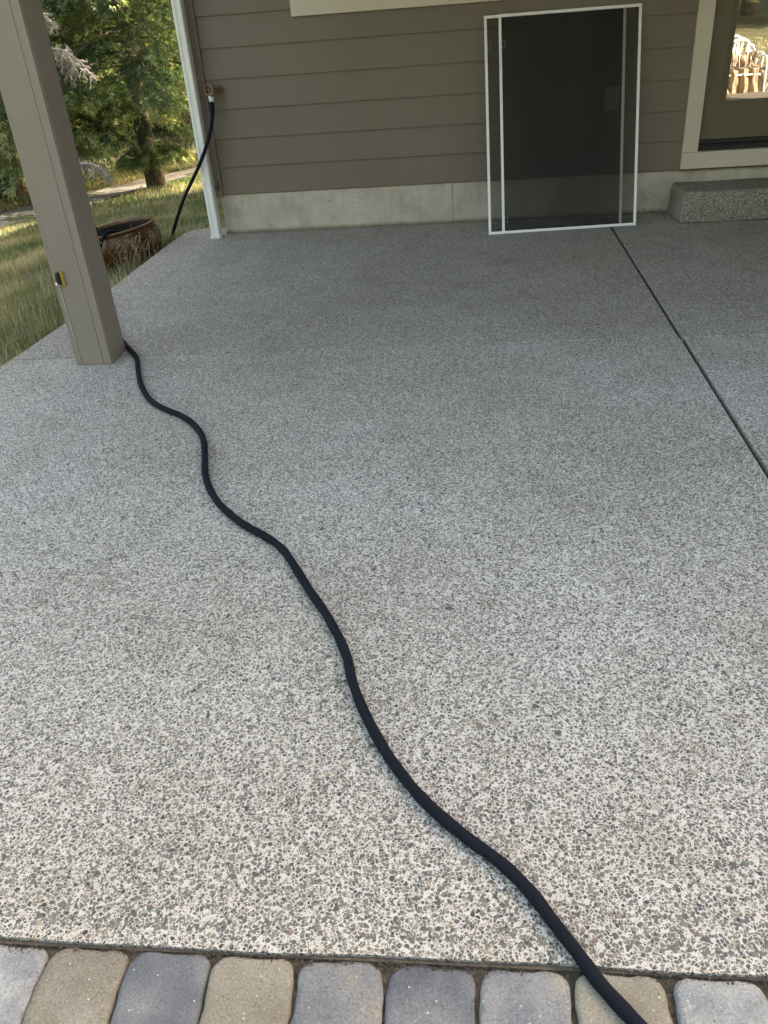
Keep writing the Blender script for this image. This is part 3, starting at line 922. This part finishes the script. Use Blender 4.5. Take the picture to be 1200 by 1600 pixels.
# ------------------------------------------------------------------ window screens
def mesh_mat():
    m, t, b = new_mat('insect_mesh')
    b.inputs['Base Color'].default_value = (0.010, 0.010, 0.010, 1)
    b.inputs['Roughness'].default_value = 0.7
    tr = t.nodes.new('ShaderNodeBsdfTransparent')
    ms = t.nodes.new('ShaderNodeMixShader')
    co = objco(t, world=True)
    f = ramp(t, noise(t, objco(t, (1, 1, 0.4), True), 3.0, 3, 0.5), [(0.3, g3(0.40)), (0.7, g3(0.46))])
    t.links.new(f.outputs[0], ms.inputs[0])
    t.links.new(b.outputs[0], ms.inputs[2]); t.links.new(tr.outputs[0], ms.inputs[1])
    t.links.new(ms.outputs[0], t.nodes['Material Output'].inputs[0])
    return m
M_MESH = mesh_mat()
for nd in M_MESH.node_tree.nodes:
    if nd.type == 'VALTORGB':
        nd.color_ramp.elements[0].color = (0.25, 0.25, 0.25, 1); nd.color_ramp.elements[1].color = (0.30, 0.30, 0.30, 1)
SBL = Vector((0.345, -0.380, 0.001)); SBR = Vector((1.290, -0.310, 0.001))
STL = Vector((0.309, -0.030, 1.212)); STR = Vector((1.256, -0.030, 1.232))
Uv = (SBR - SBL); SW = Uv.length; Uv.normalize()
Vv = (STL - SBL) + (STR - SBR); Vv.normalize()
Vv = (Vv - Uv * Vv.dot(Uv)).normalized()
Nv = Uv.cross(Vv); Nv.normalize()       # points to the camera side
if Nv.y > 0: Nv = -Nv
SH = 1.263
def screen(s0, s1, off, label, tabs):
    root = empty('window_screen', SBL + Uv * (s0 * SW), label, 'screen', 'window screens leaning together against the siding')
    O = SBL + Nv * off
    x0, x1 = s0 * SW, s1 * SW
    Wd, Th = 0.0165, 0.008
    def bar(name, a0, a1, b0, b1, mat, th=Th, o0=0.0, bev=0.0012, parent=root):
        bm = bmesh.new()
        bm_box(bm, (a0, b0, o0 - th / 2), (a1, b1, o0 + th / 2), bev)
        Mx = Matrix((Uv, Vv, Nv)).transposed().to_4x4(); Mx.translation = O
        bmesh.ops.transform(bm, matrix=Mx, verts=bm.verts)
        return from_bm(name, bm, mat, parent)
    bar('frame_rail', x0, x1, 0, Wd, M_FRAME)
    bar('frame_rail', x0, x1, SH - Wd, SH, M_FRAME)
    bar('frame_rail', x0, x0 + Wd, Wd + .0006, SH - Wd - .0006, M_FRAME)
    bar('frame_rail', x1 - Wd, x1, Wd + .0006, SH - Wd - .0006, M_FRAME)
    bar('mesh', x0 + Wd * .8, x1 - Wd * .8, Wd * .8, SH - Wd * .8, M_MESH, 0.0006, 0.0, 0)
    for hz in tabs:
        V = []; Fc = []
        xa = x0 + Wd
        p = [(xa, hz - .016, .0035), (xa + .020, hz - .016, .0035), (xa + .020, hz + .016, .0035), (xa, hz + .016, .0035)]
        Mx = Matrix((Uv, Vv, Nv)).transposed().to_4x4(); Mx.translation = O
        tube_data([tuple(Mx @ Vector(q)) for q in p], 0.0014, 6, True, V, Fc)
        me = bpy.data.meshes.new('pull_tab'); me.from_pydata(V, [], Fc)
        link('pull_tab', me, M_TAB, root, True)
M_TAB = paint('grey_tab', (0.20, 0.20, 0.20), 0.5)
screen(0.0, 0.905, -0.0046, 'rear white-framed window screen, its left edge sticking out past the other screen', (0.085, 1.10))
screen(0.092, 1.0, 0.0046, 'front white-framed window screen, overlapping the other and reaching nearer the door', (0.085, 1.10))

# ------------------------------------------------------------------ terracotta bowl
def pot_mat():
    m, t, b = new_mat('copper_glaze')
    co = objco(t, world=True)
    c = ramp(t, noise(t, objco(t, (1, 1, 1.6), True), 7, 5, 0.6), [(0.3, (0.030, 0.014, 0.007)), (0.5, (0.10, 0.042, 0.017)), (0.72, (0.17, 0.08, 0.032))])
    sc = ramp(t, noise(t, objco(t, (3, 3, 24), True), 4, 3, 0.6), [(0.72, (0, 0, 0)), (0.75, (1, 1, 1))])
    cc = mix(t, 'MIX', math_(t, 'MULTIPLY', sc.outputs[0], 0.35), c.outputs[0], (0.5, 0.36, 0.2))
    t.links.new(cc, b.inputs['Base Color'])
    b.inputs['Roughness'].default_value = 0.30
    b.inputs['Metallic'].default_value = 0.25
    bump(t, b, noise(t, co, 14, 4, 0.6), 0.3, 0.01)
    return m
pot = empty('hose_pot', (-2.18, -0.225, -0.17), 'round brown copper-coloured bowl pot in the grass beside the patio edge', 'pot')
prof = [(0, 0.006), (0.150, 0.004), (0.172, 0.0), (0.190, 0.012), (0.232, 0.062), (0.262, 0.120), (0.277, 0.175), (0.276, 0.225), (0.262, 0.268), (0.256, 0.280), (0.258, 0.287), (0.268, 0.291), (0.273, 0.298), (0.270, 0.306), (0.260, 0.309), (0.250, 0.305), (0.247, 0.296), (0.246, 0.288)]
PM = Matrix.Translation((-2.180, -0.225, -0.168)) @ Matrix.Rotation(math.radians(-7), 4, 'Y')
lathe('bowl', prof, pot_mat(), pot, 72, PM)
lathe('bowl_inside', [(0.2458, 0.2875), (0.2455, 0.282), (0.252, 0.262), (0.264, 0.222), (0.264, 0.175), (0.249, 0.122), (0.22, 0.070), (0.180, 0.022), (0.0, 0.018)], paint('bowl_inside_shade', (0.028, 0.020, 0.016), 0.7, 0.3), pot, 72, PM)  # inner surface painted near-black for the shade inside the bowl

# ------------------------------------------------------------------ hose
HP = [(-1.412, -2.29), (-1.368, -2.353), (-1.309, -2.455), (-1.259, -2.581), (-1.2, -2.723), (-1.126, -2.862), (-1.061, -2.949), (-0.982, -3.021), (-0.907, -3.078), (-0.846, -3.144), (-0.789, -3.228), (-0.751, -3.313), (-0.716, -3.428), (-0.682, -3.544), (-0.642, -3.639), (-0.587, -3.734), (-0.528, -3.808), (-0.462, -3.875), (-0.401, -3.924), (-0.349, -3.972), (-0.309, -4.025), (-0.262, -4.108), (-0.211, -4.2), (-0.165, -4.276), (-0.132, -4.339), (-0.103, -4.399), (-0.079, -4.461), (-0.06, -4.53), (-0.033, -4.602), (-0.001, -4.671), (0.036, -4.741), (0.073, -4.798), (0.104, -4.84), (0.136, -4.877), (0.174, -4.914), (0.215, -4.95), (0.255, -4.982), (0.291, -5.018), (0.323, -5.06), (0.351, -5.104), (0.378, -5.144), (0.407, -5.187), (0.436, -5.224), (0.467, -5.26), (0.54, -5.35), (0.62, -5.47), (0.68, -5.62), (0.70, -5.80), (0.66, -5.98), (0.58, -6.12)]
HR = 0.0117
hose = empty('garden_hose', (-1.448, -0.066, 0.87), 'long black fabric garden hose winding from the tap across the patio', 'hose')
path = [(-1.448, -0.066, 0.862), (-1.447, -0.070, 0.81), (-1.458, -0.088, 0.755), (-1.468, -0.118, 0.700), (-1.514, -0.142, 0.597), (-1.586, -0.142, 0.481), (-1.690, -0.09, 0.354), (-1.795, -0.01, 0.225), (-1.895, 0.10, 0.095), (-1.965, 0.19, 0.005), (-2.03, 0.24, -0.08), (-2.11, 0.13, -0.135), (-2.26, 0.12, -0.13), (-2.40, 0.08, -0.05), (-2.49, -0.04, 0.08), (-2.485, -0.14, 0.17), (-2.41, -0.20, 0.165), (-2.32, -0.24, 0.08), (-2.18, -0.33, -0.03)]
for k in range(22):
    a_ = -1.2 + k * 0.62
    path.append((-2.175 + 0.17 * math.cos(a_), -0.225 + 0.17 * math.sin(a_), -0.12 + 0.0045 * k))
path += [(-2.13, -0.30, 0.06), (-2.145, -0.39, 0.125), (-2.17, -0.468, 0.160), (-2.20, -0.525, 0.132), (-2.235, -0.56, 0.05), (-2.275, -0.585, -0.06), (-2.31, -0.68, -0.125), (-2.24, -0.90, -0.115), (-2.12, -1.15, -0.08), (-1.99, -1.34, -0.025), (-1.90, -1.47, 0.012), (-1.78, -1.64, 0.0128), (-1.64, -1.90, 0.0128), (-1.52, -2.13, 0.0128), (-1.455, -2.225, 0.0128)]
for i, (x, y) in enumerate(HP):
    path.append((x, y, 0.0128 if y > -5.15 else 0.0075))
cp = catmull(path, 5)
rad = [HR * (1 + 0.035 * math.sin(i * 0.9) + 0.03 * math.sin(i * 0.31 + 1)) for i in range(len(cp))]
tube('hose_body', cp, rad, M_HOSE, hose, 16)
tube('coupling', [(-1.4472, -0.066, 0.893), (-1.448, -0.066, 0.858)], [0.0175, 0.0165], M_WHITE, hose, 20)
tube('strap', [(-1.462, -0.068, 0.866), (-1.467, -0.066, 0.835), (-1.460, -0.070, 0.80)], 0.0035, M_BLACK, hose, 6)

# ------------------------------------------------------------------ grass
def blades(n, px, py, hmin, hmax, wd, tone, lean=0.5, zoff=0.0):
    h = rng.uniform(hmin, hmax, n) * rng.uniform(0.6, 1, n)
    a = rng.uniform(0, 2 * np.pi, n); l = np.abs(rng.normal(0, lean, n))
    bx, by, bz = px, py, gz(px, py) + zoff
    dx, dy = np.cos(a), np.sin(a)
    ws = wd * rng.uniform(0.6, 1.3, n)
    V = np.zeros((n, 5, 3))
    sx, sy = -dy * ws, dx * ws
    V[:, 0] = np.stack([bx - sx, by - sy, bz - 0.02], 1); V[:, 1] = np.stack([bx + sx, by + sy, bz - 0.02], 1)
    mx, my, mz = bx + dx * h * l * 0.3, by + dy * h * l * 0.3, bz + h * 0.6
    V[:, 2] = np.stack([mx + sx * .75, my + sy * .75, mz], 1); V[:, 3] = np.stack([mx - sx * .75, my - sy * .75, mz], 1)
    V[:, 4] = np.stack([bx + dx * h * l, by + dy * h * l, bz + h * (1 - 0.3 * np.minimum(l, 1))], 1)
    T = np.array([[0, 1, 2], [0, 2, 3], [3, 2, 4]])[None] + (np.arange(n) * 5)[:, None, None]
    return V.reshape(-1, 3), T.reshape(-1, 3), np.repeat(tone, 5)
def pnoise(x, y, s, seed=0):
    r = np.random.default_rng(seed)
    v = np.zeros_like(x)
    for k in range(7):
        a = r.uniform(0, 6.28); f = s * r.uniform(0.6, 1.9)
        v += np.sin(x * math.cos(a) * f + y * math.sin(a) * f + r.uniform(0, 6.28))
    return v / 3.2
def on_path(x, y):
    # distance test against the path centre line
    cx_ = np.array([(a[0] + b[0]) / 2 for a, b in zip(near, far_)]); cy_ = np.array([(a[1] + b[1]) / 2 for a, b in zip(near, far_)])
    wd_ = np.array([math.dist(a, b) * 0.36 for a, b in zip(near, far_)])
    d = np.full(x.shape, 9.0)
    for k in range(len(cx_) - 1):
        ax, ay, bx, by = cx_[k], cy_[k], cx_[k + 1], cy_[k + 1]
        t_ = np.clip(((x - ax) * (bx - ax) + (y - ay) * (by - ay)) / ((bx - ax) ** 2 + (by - ay) ** 2), 0, 1)
        dd = np.hypot(x - ax - t_ * (bx - ax), y - ay - t_ * (by - ay)) - wd_[k]
        d = np.minimum(d, dd)
    return d < 0
GV, GT, GA = [], [], []
off = 0
def add_grass(n, x0, x1, y0, y1, hmin, hmax, wd, straw=0.35, excl=True):
    global off
    x = rng.uniform(x0, x1, n); y = rng.uniform(y0, y1, n)
    edge = np.interp(y, [p[1] for p in LE], [p[0] for p in LE])
    keep = ~((x > edge - 0.015) & (y < 0.235) & (y > -5.17)) & ~((x > -1.53) & (y > 0)) & ~((y < -5.1) & (y > -6.8) & (x > -3.25))
    keep &= ~on_path(x, y)
    keep &= np.hypot(x + 2.18, y + 0.225) > 0.20
    dens = pnoise(x, y, 2.3, 5)
    bare = np.exp(-(((x + 2.6) / 0.7) ** 2 + ((y - 1.7) / 0.8) ** 2)) * 1.1     # thin gravelly patch behind the pot
    keep &= (dens - bare * 1.6 + rng.normal(0, .5, n)) > -0.95
    x, y = x[keep], y[keep]
    tone = np.clip(straw + 0.20 * pnoise(x, y, 1.9, 9) + 0.18 * pnoise(x, y, 6.5, 4) + rng.normal(0, 0.17, len(x)), 0, 1)
    hh = 1 + 0.35 * np.clip(pnoise(x, y, 3.3, 12), -1, 1)
    V, T, A_ = blades(len(x), x, y, hmin, hmax, wd, tone)
    GV.append(V); GT.append(T + off); GA.append(A_); off += len(V)
add_grass(70000, -3.6, -1.7, -3.0, 1.6, 0.05, 0.15, 0.0020, 0.50)
add_grass(3500, -3.4, -1.85, -3.0, 1.6, 0.14, 0.26, 0.0018, 0.75)
add_grass(60000, -6.5, -1.5, 0.4, 5.5, 0.04, 0.11, 0.0034, 0.44)
add_grass(45000, -9.5, -1.6, 5.0, 11, 0.05, 0.12, 0.007, 0.46)
add_grass(38000, -17, -1.6, 10.5, 22, 0.05, 0.13, 0.014, 0.40)
tag(np_mesh('grass', np.concatenate(GV), np.concatenate(GT), M_GRASS, None, {'tone': np.concatenate(GA)}), 'patchy green and straw-coloured grass growing over the lawn beside the patio', 'grass', kind='stuff')
GV, GT, GA = [], [], []; off = 0
add_grass(26000, 1, 14, -24, -6.9, 0.03, 0.08, 0.014, 0.62)
tag(np_mesh('grass', np.concatenate(GV), np.concatenate(GT), M_GRASS, None, {'tone': np.concatenate(GA)}), 'dry sunlit lawn in the yard facing the house, mirrored in the door glass', 'grass', kind='stuff')

# straw weeds with seed heads between pot and slab
def weed(x, y, n, h, label, seed):
    r = random.Random(seed)
    z = float(gz(x, y))
    root = empty('dry_weed', (x, y, z), label, 'weed', 'dry weeds at the edge of the patio')
    V = []; Fc = []; HV = []; HF = []
    for k in range(n):
        a = r.uniform(0, 6.28); l = r.uniform(0.05, 0.45); hh = h * r.uniform(0.55, 1)
        bx, by = x + r.gauss(0, .035), y + r.gauss(0, .05)
        tip = (bx + math.cos(a) * l * hh, by + math.sin(a) * l * hh, z + hh)
        mid = ((bx * 2 + tip[0]) / 3, (by * 2 + tip[1]) / 3, z + hh * .55)
        tube_data([(bx, by, z - .01), mid, tip], [0.0019, 0.0015, 0.001], 4, False, V, Fc)
        for j in range(3):
            q = np.array(tip) - (np.array(tip) - np.array(mid)) * r.uniform(0, .7) * (j > 0)
            q2 = q + np.array([r.uniform(-.02, .02), r.uniform(-.02, .02), r.uniform(0.004, .02)])
            tube_data([q, q2], 0.0008, 3, False, V, Fc)
            tube_data([q2, q2 + np.array([0, 0, .008])], [0.0026, 0.0034], 6, True, HV, HF)
    me = bpy.data.meshes.new('stem'); me.from_pydata(V, [], Fc); link('stem', me, M_STRAW, root)
    me = bpy.data.meshes.new('seed_head'); me.from_pydata(HV, [], HF); s_ = link('seed_head', me, M_STRAW, root); s_['kind'] = 'stuff'
weed(-2.02, -0.62, 16, 0.25, 'tall dry straw weed with seed heads in front of the copper-coloured pot, nearest the post', 1)
weed(-1.98, -0.50, 14, 0.24, 'dry straw weed with seed heads in front of the middle of the copper-coloured pot', 2)
weed(-1.94, -0.33, 7, 0.25, 'thin dry weed stalks near the right side of the copper-coloured pot', 3)
weed(-1.93, -0.10, 5, 0.17, 'short dry weed between the pot rim and the far corner of the patio', 4)

# ------------------------------------------------------------------ conifers
def conifer_meshes(seed, H, R0, zlow, nb, twigs, sprig, tr=0.16, low=()):
    """trunk tube + a crown of drooping boughs carrying many small needle sprays"""
    r = np.random.default_rng(seed)
    V = []; Fc = []
    tp = [(0.05 * math.sin(i * .9 + seed), 0.05 * math.cos(i * .7 + seed), -0.25 + (H + .25) * i / 12) for i in range(13)]
    trd = [tr * (1.0 - 0.9 * i / 12) * (1.28 if i == 0 else 1) for i in range(13)]
    tube_data(tp, trd, 14, True, V, Fc)
    P = []; D = []; S = []; Tn = []
    for b in range(nb + len(low)):
        f = (b + r.random()) / nb
        z = zlow + (H - zlow) * f ** 0.9
        L = R0 * (1 - f) ** 0.75 * r.uniform(0.65, 1.1) + 0.25
        if f < 0.05: L *= r.uniform(0.2, 0.5)
        a = b * 2.399 + r.normal(0, .25)
        if b >= nb:
            z, L, a = low[b - nb]
        up0 = 0.15 if f < .5 else 0.35
        n = 8
        pts = []
        for i in range(n + 1):
            s = i / n
            pts.append((L * s * math.cos(a), L * s * math.sin(a), z + L * (up0 * s - 0.52 * s * s + (0.10 * s ** 3))))
        tube_data(pts, [max(0.022 * (1 - s / n) * (L / R0) + .004, .004) for s in range(n + 1)], 5, False, V, Fc)
        pts = np.array(pts)
        clump = r.normal(0.04, 0.24)
        nt_ = int(twigs * (0.35 + 0.65 * L / R0))
        if b >= nb:
            clump = 0.12; nt_ = int(twigs * 0.9)
        for q in range(nt_):
            s = 0.18 + 0.82 * r.random() ** 0.75
            i = min(int(s * n), n - 1); fr = s * n - i
            p = pts[i] * (1 - fr) + pts[i + 1] * fr
            sd_ = 1 if r.random() < .5 else -1
            ta = a + sd_ * r.uniform(0.35, 1.25)
            tl = L * 0.42 * (1.12 - s) * r.uniform(0.5, 1.2) + 0.12
            m = max(2, int(tl / (sprig * 0.42)))
            for k in range(m):
                u_ = (k + r.random()) / m
                drop = -0.42 * u_ * tl - 0.10 * u_
                pp = p + np.array([math.cos(ta) * tl * u_, math.sin(ta) * tl * u_, drop]) + r.normal(0, .018, 3)
                dd = np.array([math.cos(ta), math.sin(ta), -0.45]) + r.normal(0, .42, 3)
                P.append(pp); D.append(dd / np.linalg.norm(dd)); S.append(sprig * r.uniform(.6, 1.25))
                Tn.append(np.clip(0.36 + clump + 0.33 * max(0, s * u_ + s - 1.0) + 0.30 * (u_ > .8) * s + r.normal(0, .12), 0, 1))
    P = np.array(P); D = np.array(D); S = np.array(S); Tn = np.array(Tn); n = len(P)
    side_ = np.cross(D, r.normal(0, 1, (n, 3)) * 0.5 + np.array([0, 0, 1])); side_ /= np.linalg.norm(side_, axis=1)[:, None] + 1e-9
    # each spray: a jagged flat feather of three narrow leaflets
    W = []
    for ang, ln in ((0, 1.0), (0.75, 0.72), (-0.75, 0.72)):
        dv = D * math.cos(ang) + side_ * math.sin(ang)
        sv = -D * math.sin(ang) + side_ * math.cos(ang)
        W.append(P - sv * (S * .075)[:, None]); W.append(P + sv * (S * .075)[:, None] + dv * (S * .3 * ln)[:, None]); W.append(P + dv * (S * 1.25 * ln)[:, None] - np.array([0, 0, 1]) * (S * .12)[:, None])
    Vn = np.stack(W, 1).reshape(-1, 3)
    Tt = np.arange(n * 9).reshape(-1, 3)
    return (V, Fc), (Vn, Tt, np.repeat(Tn, 9))
def make_meshes(seed, *a, **k):
    (V, Fc), (Vn, Tt, Tn) = conifer_meshes(seed, *a, **k)
    m1 = bpy.data.meshes.new('trunk'); m1.from_pydata(V, [], Fc); m1.materials.append(M_BARK)
    m1.polygons.foreach_set('use_smooth', [True] * len(m1.polygons))
    o = np_mesh('crown', Vn, Tt, M_NEEDLE, None, {'tone': Tn})
    m2 = o.data; bpy.data.objects.remove(o)
    return m1, m2
def place_tree(ms, x, y, rz, s, label, group=None, dz=0.0):
    root = empty('conifer_tree', (x, y, float(gz(x, y)) + dz), label, 'tree', group)
    root.rotation_euler = (0, 0, rz); root.scale = (s, s, s)
    for nm, me in zip(('trunk', 'crown'), ms):
        o = bpy.data.objects.new(nm, me); COL.objects.link(o); o.parent = root
    return root
TA = make_meshes(3, 8.5, 2.3, 1.0, 215, 60, 0.085, tr=0.15, low=[(0.62, 0.62, -0.9), (0.58, 0.50, -1.9), (0.55, 0.55, 3.6), (0.60, 0.62, -0.3), (0.54, 0.5, 4.2), (0.66, 0.6, -0.6), (0.68, 0.5, -1.5), (0.62, 0.55, 3.9)])
TB = make_meshes(11, 9.5, 2.9, 0.40, 225, 58, 0.095, tr=0.2)
TC = make_meshes(21, 15.0, 3.3, 0.9, 170, 22, 0.22, tr=0.24)
TD = make_meshes(31, 16.0, 3.3, 2.4, 160, 22, 0.24, tr=0.22)
place_tree(TA, -4.92, 8.10, 0.3, 1.0, 'conifer whose bare rough trunk base stands beside the path, nearest the white downspout')
place_tree(TB, -7.55, 8.3, 1.2, 1.0, 'bushy drooping conifer half hidden behind the porch post')
TREES = [(-9.9, 6.4, TB, 2.2, 1.0, 'drooping conifer to the left of the porch post, across the path'),
         (-7.4, 17.6, TD, 0.4, 1.0, 'dark conifer trunk in the shade right behind the one beside the path'),
         (-8.5, 19.2, TC, 1.4, 1.05, 'shaded conifer further back in the wood, left of the dark bare trunk'),
         (-6.3, 20.5, TD, 2.9, 1.1, 'dark conifer trunk close to the upper downspout, deep in the wood')]
for (x, y, ms, rz, s, lb) in TREES:
    place_tree(ms, x, y, rz, s, lb)
r2 = random.Random(5)
k = 0
for (x, y) in [(-10.6, 15.5), (-12.5, 11.0), (-13.8, 15.2), (-11.5, 20.5), (-15.5, 20), (-9.6, 24), (-6.8, 26), (-13.5, 26), (-17.5, 25), (-4.2, 24.5), (-2.0, 20.0), (-18.5, 17), (-16.5, 10.5), (-11.0, 30), (-7.5, 32), (-15, 32), (-4, 31), (-21, 28), (-20, 22)]:
    place_tree([TC, TD][k % 2], x, y, r2.uniform(0, 6), r2.uniform(0.9, 1.2), 'tall dark conifer standing in the shaded wood beyond the path', 'conifers of the wood behind the path'); k += 1
for (x, y) in [(3.0, -29), (6.2, -27.5), (9.5, -30), (12.8, -28), (16, -30), (4.5, -34), (8, -35), (11.5, -34), (15, -36), (0, -31), (-3.5, -29), (-7, -31)]:
    place_tree([TD, TC][k % 2], x, y, r2.uniform(0, 6), r2.uniform(0.95, 1.2), 'unseen conifer added around the yard to block low sky light', 'tree line across the yard'); k += 1

for (x, y) in [(3.0, 19.6), (-0.5, 24), (5, 22)]:
    place_tree([TC, TD][k % 2], x, y, r2.uniform(0, 6), r2.uniform(0.9, 1.1), 'tall conifer behind the house that throws dappled shade over the path', 'trees behind the house'); k += 1
for (x, y) in [(20, -27), (24, -22), (28, -16), (-11, -30), (-15.5, -26), (-19, -21), (-22, -15), (-24, -9), (-24, -3), (-23, 4), (-20, 10), (19, -34), (-11, -36), (-18, -31)]:  # more trees out of view, added to cut low sky light
    place_tree([TD, TC][k % 2], x, y, r2.uniform(0, 6), r2.uniform(0.9, 1.15), 'unseen conifer added around the yard to block low sky light', 'tree line across the yard'); k += 1

# shrubby undergrowth that closes the wood below the crowns
def thicket(n, x0, x1, y0, y1, h, s):
    px = rng.uniform(x0, x1, n); py = rng.uniform(y0, y1, n)
    cl = pnoise(px, py, 0.9, 33)
    top = np.clip(0.55 + 0.45 * cl, 0.05, 1) * h
    pz = gz(px, py) + rng.random(n) ** 0.8 * top
    D = rng.normal(0, 1, (n, 3)); D /= np.linalg.norm(D, axis=1)[:, None]
    Sd = np.cross(D, rng.normal(0, 1, (n, 3))); Sd /= np.linalg.norm(Sd, axis=1)[:, None]
    P = np.stack([px, py, pz], 1); ss = (s * rng.uniform(.6, 1.3, n))[:, None]
    V = np.stack([P, P + D * ss * .5 + Sd * ss * .28, P + D * ss, P + D * ss * .5 - Sd * ss * .28], 1)
    T = np.array([[0, 1, 2], [0, 2, 3]])[None] + (np.arange(n) * 4)[:, None, None]
    return V.reshape(-1, 3), T.reshape(-1, 3), np.repeat(np.clip(rng.normal(.3, .2, n), 0, 1), 4)
V, T, A_ = thicket(90000, -26, -1, 19.0, 32, 3.4, 0.20)
tag(np_mesh('undergrowth', V, T, M_NEEDLE, None, {'tone': A_}), 'dark leafy undergrowth filling the wood below the conifers', 'undergrowth', kind='stuff')

# hanging dead boughs, bleached grey
def dead_bough(x, y, z, L, seed, label):
    r = np.random.default_rng(seed)
    root = empty('dead_branch', (x, y, z), label, 'branch', 'bleached dead branches hanging in the conifers')
    V = []; Fc = []
    for b in range(6):
        a = r.uniform(0, 6.28)
        pts = [np.array([x, y, z])]
        d = np.array([math.cos(a) * .5, math.sin(a) * .5, .15])
        for i in range(8):
            d = d + np.array([r.normal(0, .12), r.normal(0, .12), -0.17]); d /= np.linalg.norm(d)
            pts.append(pts[-1] + d * L / 8)
        tube_data(pts, [0.013 * (1 - i / 9) + .003 for i in range(9)], 5, False, V, Fc)
        for i in range(1, 9):
            for q in range(6):
                e_ = r.normal(0, .7, 3) + np.array([0, 0, -.55]); e_ /= np.linalg.norm(e_)
                p0 = pts[i] + r.normal(0, .01, 3); l = L * r.uniform(.12, .30)
                p1 = p0 + e_ * l * .5; p2 = p0 + e_ * l + np.array([0, 0, -.15 * l])
                tube_data([p0, p1, p2], [.005, .004, .0025], 3, False, V, Fc)
                for j in range(4):
                    f_ = r.normal(0, .7, 3) + np.array([0, 0, -.5]); f_ /= np.linalg.norm(f_)
                    q0 = p0 + (p2 - p0) * r.uniform(.2, 1)
                    tube_data([q0, q0 + f_ * l * .35], [.003, .002], 3, False, V, Fc)
    me = bpy.data.meshes.new('twig'); me.from_pydata(V, [], Fc)
    o = link('twig', me, M_DEADTWIG, root)
dead_bough(-5.02, 5.6, 1.12, 0.62, 1, 'pale dead twiggy branch hanging highest, beside the upper part of the porch post')
dead_bough(-4.98, 5.6, -0.24, 0.40, 2, 'small pinkish grey dead branch hanging low over the path')
dead_bough(-5.30, 5.6, 1.60, 0.45, 3, 'bleached dead branch at the very top edge beside the post')

# ------------------------------------------------------------------ chairs in the yard (mirrored in the door glass)
M_FLEECE = paint('beige_fleece', (0.60, 0.47, 0.33), 0.95, 0.25, gscale=30, bstr=0.8, bdist=0.01)
M_CUSH = paint('brown_cushion', (0.20, 0.10, 0.06), 0.9, 0.2)
def chair(x, y, rz, s, label, drape):
    z = float(gz(x, y))
    root = empty('garden_chair', (x, y, z), label, 'chair', 'white arched garden chairs in the yard')
    Mx = Matrix.Translation((x, y, z)) @ Matrix.Rotation(rz, 4, 'Z') @ Matrix.Scale(s, 4)
    def tb(name, P, r_, mat=M_WHITE, sg=8):
        return tube(name, [tuple(Mx @ Vector(p)) for p in P], r_ * s, mat, root, sg)
    arch = catmull([(-.30, .24, 0), (-.29, .25, .45), (-.27, .29, .62), (-.17, .33, .78), (0, .35, .84), (.17, .33, .78), (.27, .29, .62), (.29, .25, .45), (.30, .24, 0)], 5)
    tb('back_frame', arch, 0.017)
    for k in range(-4, 5):
        xx = k * .052
        tb('back_slat', [(xx, .25, .40), (xx * 1.0, .30 + .02, .80 - 2.2 * xx * xx)], 0.007, sg=6)
    tb('arm', catmull([(-.28, .27, .60), (-.31, 0, .62), (-.31, -.22, .60), (-.30, -.26, .45), (-.30, -.27, 0)], 4), 0.016)
    tb('arm', catmull([(.28, .27, .60), (.31, 0, .62), (.31, -.22, .60), (.30, -.26, .45), (.30, -.27, 0)], 4), 0.016)
    bm = bmesh.new(); bm_box(bm, (-.28, -.25, .38), (.28, .25, .405), .006)
    bmesh.ops.transform(bm, matrix=Mx, verts=bm.verts); from_bm('seat', bm, M_WHITE, root)
chair(4.12, -7.75, math.radians(180), 0.92, 'white arched-back garden chair on the dry lawn, with a fleece blanket over it', True)
chair(4.34, -8.75, math.radians(176), 0.98, 'white arched-back garden chair standing just behind the one with the blanket', False)
# the fleece blanket: thick folded cloth over the front chair
z = float(gz(4.12, -7.75))
bm = bmesh.new()
nu, nv = 48, 30
rows = []
for j in range(nv + 1):
    v_ = j / nv
    rowv = []
    for i in range(nu + 1):
        u_ = i / nu
        xx = (u_ - .5) * 0.60
        if v_ < .35:
            yy, zz = .30 - v_ * .1, .66 - v_ * .55
        elif v_ < .6:
            yy, zz = .27 - (v_ - .35) * 1.9, .47
        else:
            yy, zz = -.22 - (v_ - .6) * .12, .47 - (v_ - .6) * 1.05
        fold = 0.035 * math.sin(u_ * 24 + v_ * 3) + 0.02 * math.sin(u_ * 51 + v_ * 8) + 0.02 * math.sin(v_ * 20 + u_ * 9)
        rowv.append(bm.verts.new((4.12 - xx * .92, -7.75 - (yy - fold) * .92, z + (zz + fold * .4) * .92)))
    rows.append(rowv)
for j in range(nv):
    for i in range(nu):
        bm.faces.new((rows[j][i], rows[j][i + 1], rows[j + 1][i + 1], rows[j + 1][i]))
bmesh.ops.solidify(bm, geom=list(bm.faces), thickness=0.02)
tag(from_bm('blanket', bm, M_FLEECE, None, True), 'beige fleece blanket hanging in folds over the front garden chair', 'blanket')
